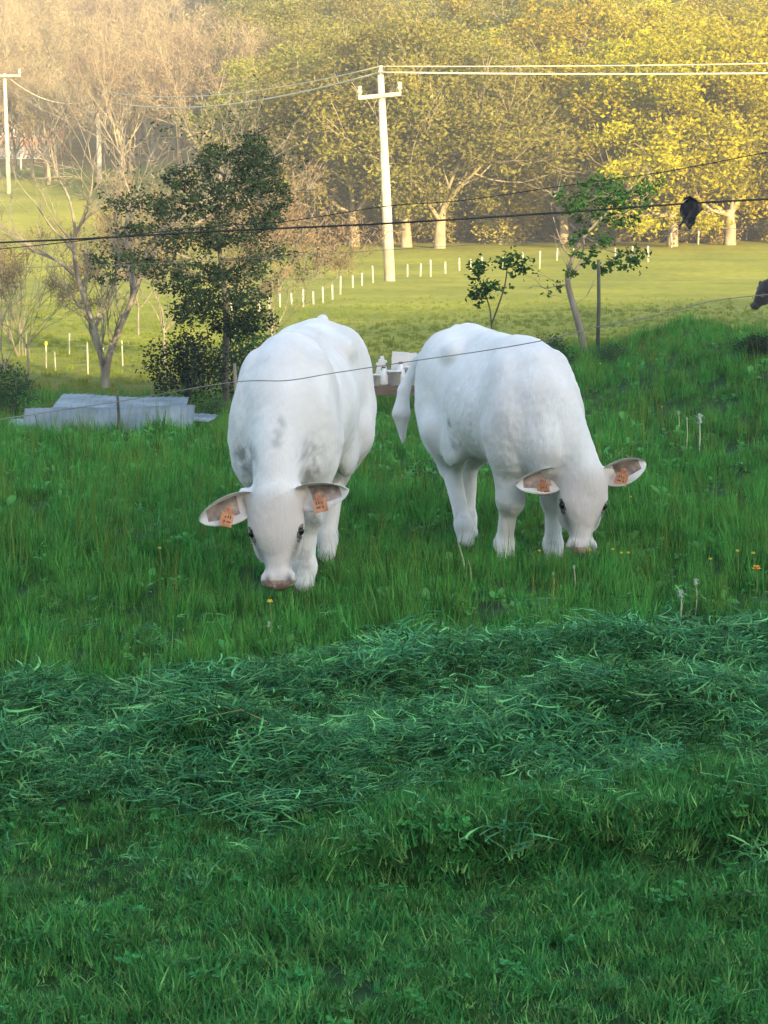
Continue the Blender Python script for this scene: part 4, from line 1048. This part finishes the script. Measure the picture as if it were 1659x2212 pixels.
for u, vb, vt in ((560, 676, 648), (582, 668, 642), (630, 662, 634), (677, 657, 630), (718, 647, 615), (782, 617, 590), (908, 597, 570), (962, 592, 566), (1016, 586, 560), (500, 690, 655), (522, 690, 650), (605, 663, 636), (655, 663, 624), (698, 655, 620), (735, 637, 598), (762, 622, 596), (930, 598, 562), (992, 586, 559), (1040, 586, 556)):
    fpost(u, vb, vt, 'white post of the fence running past the foot of the middle pole', 'white posts running past the middle pole', w=7)
for u, vb, vt in ((1130, 572, 545), (1165, 581, 543), (1203, 564, 538), (1240, 560, 538), (1085, 582, 556)):
    fpost(u, vb, vt, 'white post of the far fence left of the leaning tree', 'white posts left of the leaning tree', w=6.5)
for u, vb, vt in ((1330, 560, 536), (1365, 556, 533), (1540, 522, 500), (1590, 516, 494), (1400, 566, 532), (1450, 535, 503), (1508, 528, 494), (1570, 508, 484), (1612, 520, 500), (1650, 506, 480)):
    fpost(u, vb, vt, 'white post of the far fence right of the leaning tree', 'white posts right of the leaning tree', w=7.5)
for (u, vt, vb, Y, w, lab) in ((1290, 560, 760, 28, 8, 'dark weathered wooden post just right of the leaning tree'), (253, 850, 930, 21.0, 7, 'short dark post standing in front of the grey metal sheets'),
                          (507, 782, 850, 24, 8, 'pale wooden post at the left flank of the left white cow')):
    x = XU(u, Y); z0 = gz(x, Y); zt = CAMZ - (vt - 501) / F * Y; r = w / 2 / F * Y
    mb = MB(); mb.tube([(0, 0, -.2), (.01, 0, (zt - z0) * .5), (0, 0, zt - z0)], [r * 1.1, r, r * .9], 8); o = mb.build('wooden_post', M['postd' if u != 507 else 'bark'], None, True); o.location = (x, Y, z0); tag(o, lab, 'post')

# ------------------------------------------------------------------ metal sheets on the left
def sheet(A, B, C_, label, waves=22, amp=.0035):
    """corrugated sheet spanned by corner A, edge A-B (across the ribs) and edge A-C"""
    A, B, C_ = Vector(A), Vector(B), Vector(C_); nrm = (B - A).cross(C_ - A).normalized()
    if nrm.z < 0: nrm = -nrm
    mb = MB(); n = waves * 6; v = []
    for side in (0, 1):
        for j in range(7):
            for i in range(n + 1):
                t = i / n; w = j / 6
                h = amp * math.sin(t * waves * 2 * math.pi) + (.0025 if side else 0) + .012 * math.sin(3 * t + 2 * w) + .008 * math.sin(9 * t * w)
                v.append(tuple((B - A) * t + (C_ - A) * (w + .006 * math.sin(40 * t)) + nrm * h))
    q = (n + 1) * 7; f = []
    for j in range(6):
        for i in range(n):
            a = j * (n + 1) + i; f.append((a, a + 1, a + n + 2, a + n + 1)); f.append((q + a, q + a + n + 1, q + a + n + 2, q + a + 1))
    for i in range(n): f.append((i, q + i, q + i + 1, i + 1)); a = 6 * (n + 1) + i; f.append((a, a + 1, q + a + 1, q + a))
    mb.add(v, f); o = mb.build('metal_sheet', M['sheet'], None, True); o.location = A; return tag(o, label, 'metal sheet')
def gp_(u, Y, dz): x = XU(u, Y); return Vector((x, Y, gz(x, Y) + dz))
sheet(gp_(42, 21.3, -.03), gp_(415, 21.6, .0), gp_(52, 21.55, .25), 'pale grey metal sheet standing on its long edge in the grass, front of the pile', 26)
sheet(gp_(105, 22.2, .22), gp_(395, 22.2, .20), gp_(135, 23.6, .40), 'blue-grey metal sheet lying on top of the pile, left of the short dark post', 18)
sheet(gp_(215, 21.8, .17), gp_(450, 22.0, .10), gp_(250, 23.0, .26), 'blue-grey metal sheet sticking out at the right end of the pile', 16)
sheet(gp_(10, 21.9, .02), gp_(130, 21.9, .03), gp_(20, 22.5, .12), 'small grey metal sheet at the left end of the pile', 8)

# ------------------------------------------------------------------ white clutter on a plank between the cows
def lathe(mb, prof, n=12, c=(0, 0, 0), tilt=None):
    v = []; T = tilt or Matrix.Identity(3); c = Vector(c)
    for (r, z) in prof:
        for k in range(n):
            a = 2 * math.pi * k / n; v.append(tuple(c + T @ Vector((r * math.cos(a), r * math.sin(a), z))))
    f = [(i * n + k, i * n + (k + 1) % n, (i + 1) * n + (k + 1) % n, (i + 1) * n + k) for i in range(len(prof) - 1) for k in range(n)]
    f.append(tuple(range(n))[::-1]); f.append(tuple((len(prof) - 1) * n + k for k in range(n))); mb.add(v, f)
YC = 25.6; x0 = XU(795, YC); x1 = XU(908, YC); zg = gz((x0 + x1) / 2, YC)
zb = CAMZ - (829 - 501) / F * YC
o = empty('low_bench', ((x0 + x1) / 2, YC, zg), 0, 'low brown wooden bench in the gap between the two white cows', 'bench')
hw = (x1 - x0) / 2
for yy in (-.14, .0, .14): m_ = MB(); m_.box((0, yy, zb - zg - .015), (2 * hw, .12, .03)); m_.build('plank', M['plank'], o, bevel=.004)
m_ = MB(); m_.box((0, -.19, zb - zg - .075), (2 * hw - .04, .025, .07)); m_.build('apron', M['plank'], o, bevel=.004)
for sx in (-1, 1):
    for sy in (-1, 1): m_ = MB(); m_.box((sx * (hw - .05), sy * .15, (zb - zg - .03) / 2 - .02), (.05, .05, zb - zg)); m_.build('leg', M['plank'], o)
def jug(u, s, rz, tiltv, label, dz=0, dy=0):
    o = empty('white_jug', (XU(u, YC), YC + dy, zb + dz), rz, label, 'jug'); T = Matrix.Rotation(tiltv, 3, 'Y')
    mb = MB(); lathe(mb, [(.055 * s, 0), (.07 * s, .012 * s), (.07 * s, .15 * s), (.055 * s, .19 * s), (.022 * s, .215 * s), (.022 * s, .24 * s)], 12, (0, 0, .07 * s * abs(math.sin(tiltv))), T); mb.build('body', M['white'], o, True)
    mb = MB(); c = Vector((0, 0, .07 * s * abs(math.sin(tiltv))))
    mb.tube([c + T @ Vector((.02 * s, 0, .21 * s)), c + T @ Vector((.075 * s, 0, .20 * s)), c + T @ Vector((.085 * s, 0, .14 * s)), c + T @ Vector((.066 * s, 0, .12 * s))], .010 * s, 6); mb.build('handle', M['white'], o, True)
    mb = MB(); lathe(mb, [(.026 * s, .238 * s), (.026 * s, .262 * s)], 10, c, T); mb.build('cap', M['tagm'], o)
def bucket(u, s, label, dz=0, dy=0, tiltv=0):
    o = empty('white_bucket', (XU(u, YC), YC + dy, zb + dz), 0, label, 'bucket'); T = Matrix.Rotation(tiltv, 3, 'X')
    mb = MB(); lathe(mb, [(.10 * s, 0), (.125 * s, .21 * s), (.135 * s, .21 * s), (.135 * s, .235 * s), (.12 * s, .235 * s), (.095 * s, .03 * s)], 16, (0, 0, 0), T); mb.build('tub', M['white'], o, True)
    mb = MB(); mb.tube([T @ Vector((.135 * s * math.cos(a), -.1 * s * math.sin(a), .22 * s - .07 * s * math.sin(a))) for a in [math.pi * i / 8 for i in range(9)]], .005, 5); mb.build('handle', M['rusty'], o)
bucket(812, .55, 'small white bucket at the left end of the brown bench')
jug(829, .85, .4, 0, 'upright white jug second from the left on the brown bench')
bucket(852, .75, 'white bucket in the middle of the brown bench')
jug(872, 1.0, 2.2, .25, 'leaning white jug right of the middle bucket on the brown bench')
bucket(893, .95, 'largest white bucket at the right end of the brown bench', dy=.03)
def panel(u0, v0, u1, v1, dy, label, skew=0):
    a = P(u0, v0, YC + dy); c = P(u1, v1, YC + dy); o = empty('white_board', ((a.x + c.x) / 2, YC + dy, min(a.z, c.z)), 0, label, 'board')
    mb = MB(); w, h = abs(a.x - c.x), abs(a.z - c.z); Mr = Matrix.Rotation(skew, 3, 'Y') @ Matrix.Rotation(.12, 3, 'X'); mb.box((0, 0, h / 2), (w, .02, h), Mr); mb.build('board_face', M['white'], o, bevel=.004)
    mb = MB(); mb.box(Mr @ Vector((0, -.018, 0)) + Vector((0, 0, h * .8)), (w * .96, .015, .03), Mr); mb.build('batten', M['whitewash'], o)
panel(845, 760, 882, 830, .20, 'white board propped behind the jugs, left of the other board', .06)
panel(884, 762, 903, 830, .22, 'narrow white board propped behind the largest bucket', -.08)
panel(812, 775, 822, 830, .18, 'thin white slat propped at the left of the white clutter', .22)
panel(828, 768, 836, 830, .19, 'thin white slat leaning right in the white clutter', -.25)

# ------------------------------------------------------------------ black and white cow at the right edge
cx = XU(1780, 38); p = P(1652, 612, 37.8)
make_cow('dark_cow', (cx, 38.0, gz(cx, 38)), R(184), p, (-.55, -.15, -.80), (-.80, -.25, .50),
         {('f', 1): (.02, 0, 0), ('f', -1): (-.05, 0, 0), ('h', 1): (.0, 0, 0), ('h', -1): (.1, 0, 0)}, M['coatbw'],
         'black and white cow whose dark head just enters at the right edge', ears=((.3, .0), (.2, .0)), scale=1.0, tags=False, nose='nosed', fine=.02, head=1.0)

# ------------------------------------------------------------------ farmhouse on the left hillside
YH = 188; hx = XU(45, YH); hz = gz(hx, YH)
o = empty('farmhouse', (hx, YH, hz), R(-6), 'pinkish farmhouse with a low red roof among the leafless trees at top left', 'house')
mb = MB(); mb.box((0, 0, 1.6), (7.5, 5, 4.2)); mb.add([(-3.75, -2.5, 3.7), (-3.75, 2.5, 3.7), (-3.75, 0, 5.3)], [(0, 1, 2)]); mb.add([(3.75, -2.5, 3.7), (3.75, 2.5, 3.7), (3.75, 0, 5.3)], [(0, 2, 1)]); mb.build('wall', M['pinkwall'], o)
mb = MB()
for s in (-1, 1):
    Mr = Matrix.Rotation(s * -math.atan2(1.6, 2.5), 3, 'X'); mb.box((0, s * 1.42, 4.58), (8.1, 3.35, .14), Mr)
rf = mb.build('roof', M['roof'], o); mb = MB(); mb.box((2.2, .4, 5.5), (.6, .6, 1.2)); mb.build('chimney', M['roof'], rf)
o.scale = (1, 1, .72)
for wx in (-2.6, -.9, 1.0, 2.7):
    mb = MB(); mb.box((wx, -2.51, 2.5), (.95, .06, 1.25)); w_ = mb.build('window', M['whitewash'], o); mb = MB(); mb.box((wx - .2, -2.545, 2.5), (.34, .03, 1.05)); mb.box((wx + .2, -2.545, 2.5), (.34, .03, 1.05)); mb.build('pane', M['glass'], w_)
mb = MB(); mb.box((.1, -2.51, .8), (1, .07, 2.0)); mb.build('door', M['plank'], o)
YR = 172; o = empty('white_railing', (XU(55, YR), YR, gz(XU(55, YR), YR) + 1.0 * 0), 0, 'white slatted railing in front of the pink farmhouse at top left', 'railing')
zr0 = CAMZ + (501 - 347) / F * YR - o.location.z; rh = 26 / F * YR
for k in range(16):
    mb = MB(); x = (k - 7.5) * .34; mb.box((x, 0, zr0 + rh / 2), (.16, .04, rh), Matrix.Rotation(.35, 3, 'Y')); mb.build('slat', M['whitewash'], o)
for zz in (.06, .94): mb = MB(); mb.box((0, .05, zr0 + rh * zz), (5.7, .06, .09)); mb.build('rail', M['whitewash'], o)
for xx in (-2.8, 0, 2.8): mb = MB(); mb.box((xx, .12, (zr0 + rh) / 2 - .2), (.12, .12, zr0 + rh + .4)); mb.build('railing_post', M['whitewash'], o)

# ------------------------------------------------------------------ flowers
def flower(u, v, size, kind, label, group=None, stem=None, Yadd=0):
    """flower whose head is seen at (u, v), standing on the ground below it"""
    h = stem or U(.12, .2)
    ys_ = np.arange(6, 30, .02); d = P(u, v, 1.0); zz = CAMZ + (d.z - CAMZ) * ys_; f = zz - h - ground_h(d.x * ys_, ys_)
    i = np.where(f < 0)[0]; Y = ys_[i[0]] if len(i) else 28; x = d.x * Y; b = Vector((x, Y, gz(x, Y)))
    o = empty({'y': 'yellow_flower', 'o': 'orange_flower', 'c': 'seed_head'}[kind], b, 0, label, 'flower' if kind != 'c' else 'seed head', group)
    mb = MB(); mb.tube([(0, 0, 0), (.008, .004, h * .6), (0, 0, h)], .0022 + size * .04, 5); mb.build('stem', M['stem' if kind != 'c' else 'stemw'], o)
    mb = MB(); r = size / 2
    if kind == 'c':
        sphere(mb, (0, 0, h), r * .35, 6, 5)
        for _ in range(60):
            dd = Vector((random.gauss(0, 1), random.gauss(0, 1), random.gauss(0, 1))).normalized(); s_ = dd.cross(Vector((0, .3, 1))).normalized() * r * .16
            c = Vector((0, 0, h)); mb.add([tuple(c + dd * r - s_), tuple(c + dd * r + s_), tuple(c + dd * r * .3)], [(0, 1, 2)])
        mb.build('clock', M['clock'], o)
    else:
        for ring, (n, el) in enumerate(((7, .25), (6, .8))):
            for k in range(n):
                a = 2 * math.pi * k / n + ring; dd = Vector((math.cos(a) * math.cos(el), math.sin(a) * math.cos(el), math.sin(el))); s_ = Vector((-math.sin(a), math.cos(a), 0)) * r * .45
                c = Vector((0, 0, h)); mb.add([tuple(c), tuple(c + dd * r * .6 + s_), tuple(c + dd * r * 1.1), tuple(c + dd * r * .6 - s_)], [(0, 1, 2, 3)])
        sphere(mb, (0, 0, h + r * .1), r * .35, 6, 4)
        mb.build('petals', M['petal' if kind == 'y' else 'petalo'], o)
    return o
random.seed(17)
flower(583, 1301, .036, 'y', 'single yellow flower on a tall stem below the nose of the left cow', stem=.24)
flower(581, 1350, .03, 'c', 'pale seed head under the single yellow flower on a tall stem', stem=.12)
flower(1165, 1191, .026, 'y', 'small yellow flower between the front hoof and the head of the right cow')
flower(1272, 1190, .042, 'y', 'larger pale yellow flower right under the nose of the right cow')
flower(1324, 1188, .026, 'y', 'yellow flower just right of the nose of the right cow')
for u in (1342, 1357): flower(u, 1196, .026, 'y', 'yellow flower of the close pair right of the nose of the right cow', 'close pair of yellow flowers right of the nose')
flower(1363, 1074, .022, 'y', 'small yellow flower below the orange tag of the right-hand ear of the right cow')
flower(1535, 1209, .028, 'y', 'yellow flower left of the other flowers near the right edge')
flower(1593, 1192, .026, 'y', 'small yellow flower above the orange flower near the right edge')
flower(1627, 1197, .030, 'y', 'yellow flower closest above the orange flower at the right edge')
flower(1634, 1230, .058, 'o', 'large orange-yellow flower at the right edge')
flower(345, 1186, .026, 'y', 'small yellow flower in the grass below the left ear of the left cow')
flower(800, 937, .05, 'c', 'round white seed head in the gap between the cows', stem=.16)
flower(822, 965, .028, 'c', 'small white seed head low in the gap between the cows', stem=.12)
flower(790, 966, .022, 'c', 'smallest white seed head beside the belly of the left cow', stem=.12)
flower(1511, 905, .09, 'c', 'big pale green seed head on a tall stem right of the right cow', stem=.36)
flower(1466, 892, .04, 'c', 'small pale seed head left of the big one on the bank', stem=.22)
flower(1484, 905, .03, 'c', 'slim pale seed head between two larger ones on the bank', stem=.30)
flower(1470, 1283, .05, 'c', 'pale seed head on the edge of the cut grass at the lower right', stem=.16)
flower(1503, 1258, .04, 'c', 'pale seed head up and right of the one at the edge of the cut grass', stem=.18)
flower(1430, 880, .026, 'y', 'small yellow flower in the grass left of the tall seed heads')
flower(1297, 786, .03, 'y', 'yellow flower in the grass beside the shoulder of the right cow')
flower(1640, 740, .03, 'y', 'tiny yellow flower in front of the rounded bush at the right edge')
flower(1240, 1225, .022, 'c', 'small pale seed head below the nose of the right cow')
flower(1195, 1240, .022, 'c', 'small pale seed head below the yellow flower between hoof and head')
# dry stems in front of the hind hoof of the right cow
for k, (u0, v0, u1, v1, lab) in enumerate(((1010, 1255, 988, 1165, 'long pale dry grass stem leaning left below the hind hoof of the right cow'), (1018, 1262, 1012, 1210, 'short pale dry grass stem right beside the long leaning one'))):
    b = G(u0, v0); t = P(u1, v1, b.y); mb = MB(); mb.tube([(0, 0, -.02), (t - b) * .55 + Vector((.006, 0, 0)), t - b], [.0055, .005, .0015], 5); o = mb.build('dry_stem', M['stemw']); o.location = b; tag(o, lab, 'grass stem')
for k, (u0, v0, u1, v1, lab) in enumerate(((450, 1606, 580, 1596, 'pale yellow straw lying on the cut grass left of the middle, upper of two'), (490, 1645, 542, 1628, 'short bright straw lying on the cut grass, lower of two'))):
    b = G(u0, v0); t = P(u1, v1, b.y - .05); mb = MB(); mid = (t - b) * .5 + Vector((0, 0, .03)); off = Vector((0, 0, .07))
    mb.tube([off * (0 if k == 2 else 1), mid * 1.1 + off, (t - b) * .95 + off * .95 if k != 2 else (t - b), (t - b) + (Vector((-.05, -.02, -.012)) if k == 2 else off * .9)], [.0015, .002, .002, .001], 5); o = mb.build('straw', M['straw' if k < 2 else 'stemw']); o.location = b; tag(o, lab, 'straw')

# ------------------------------------------------------------------ air
HAZE = 0.0012
if HAZE:
    mb = MB(); mb.box((0, 55, 42), (900, 640, 112))     # replaced below by exact extents
    mb = MB(); mb.add([(x, y, z) for x in (-424, 424) for y in (-262, 905) for z in (-2.5, 64)], [(0, 1, 3, 2), (4, 6, 7, 5), (0, 4, 5, 1), (2, 3, 7, 6), (0, 2, 6, 4), (1, 5, 7, 3)])
    m, nt, out = new_mat('haze_air'); pv = nt.nodes.new('ShaderNodeVolumePrincipled'); pv.inputs['Density'].default_value = HAZE; pv.inputs['Color'].default_value = (.93, .90, .84, 1); pv.inputs['Anisotropy'].default_value = .2
    nt.links.new(pv.outputs[0], out.inputs['Volume']); o = mb.build('haze', m); tag(o, kind='stuff')
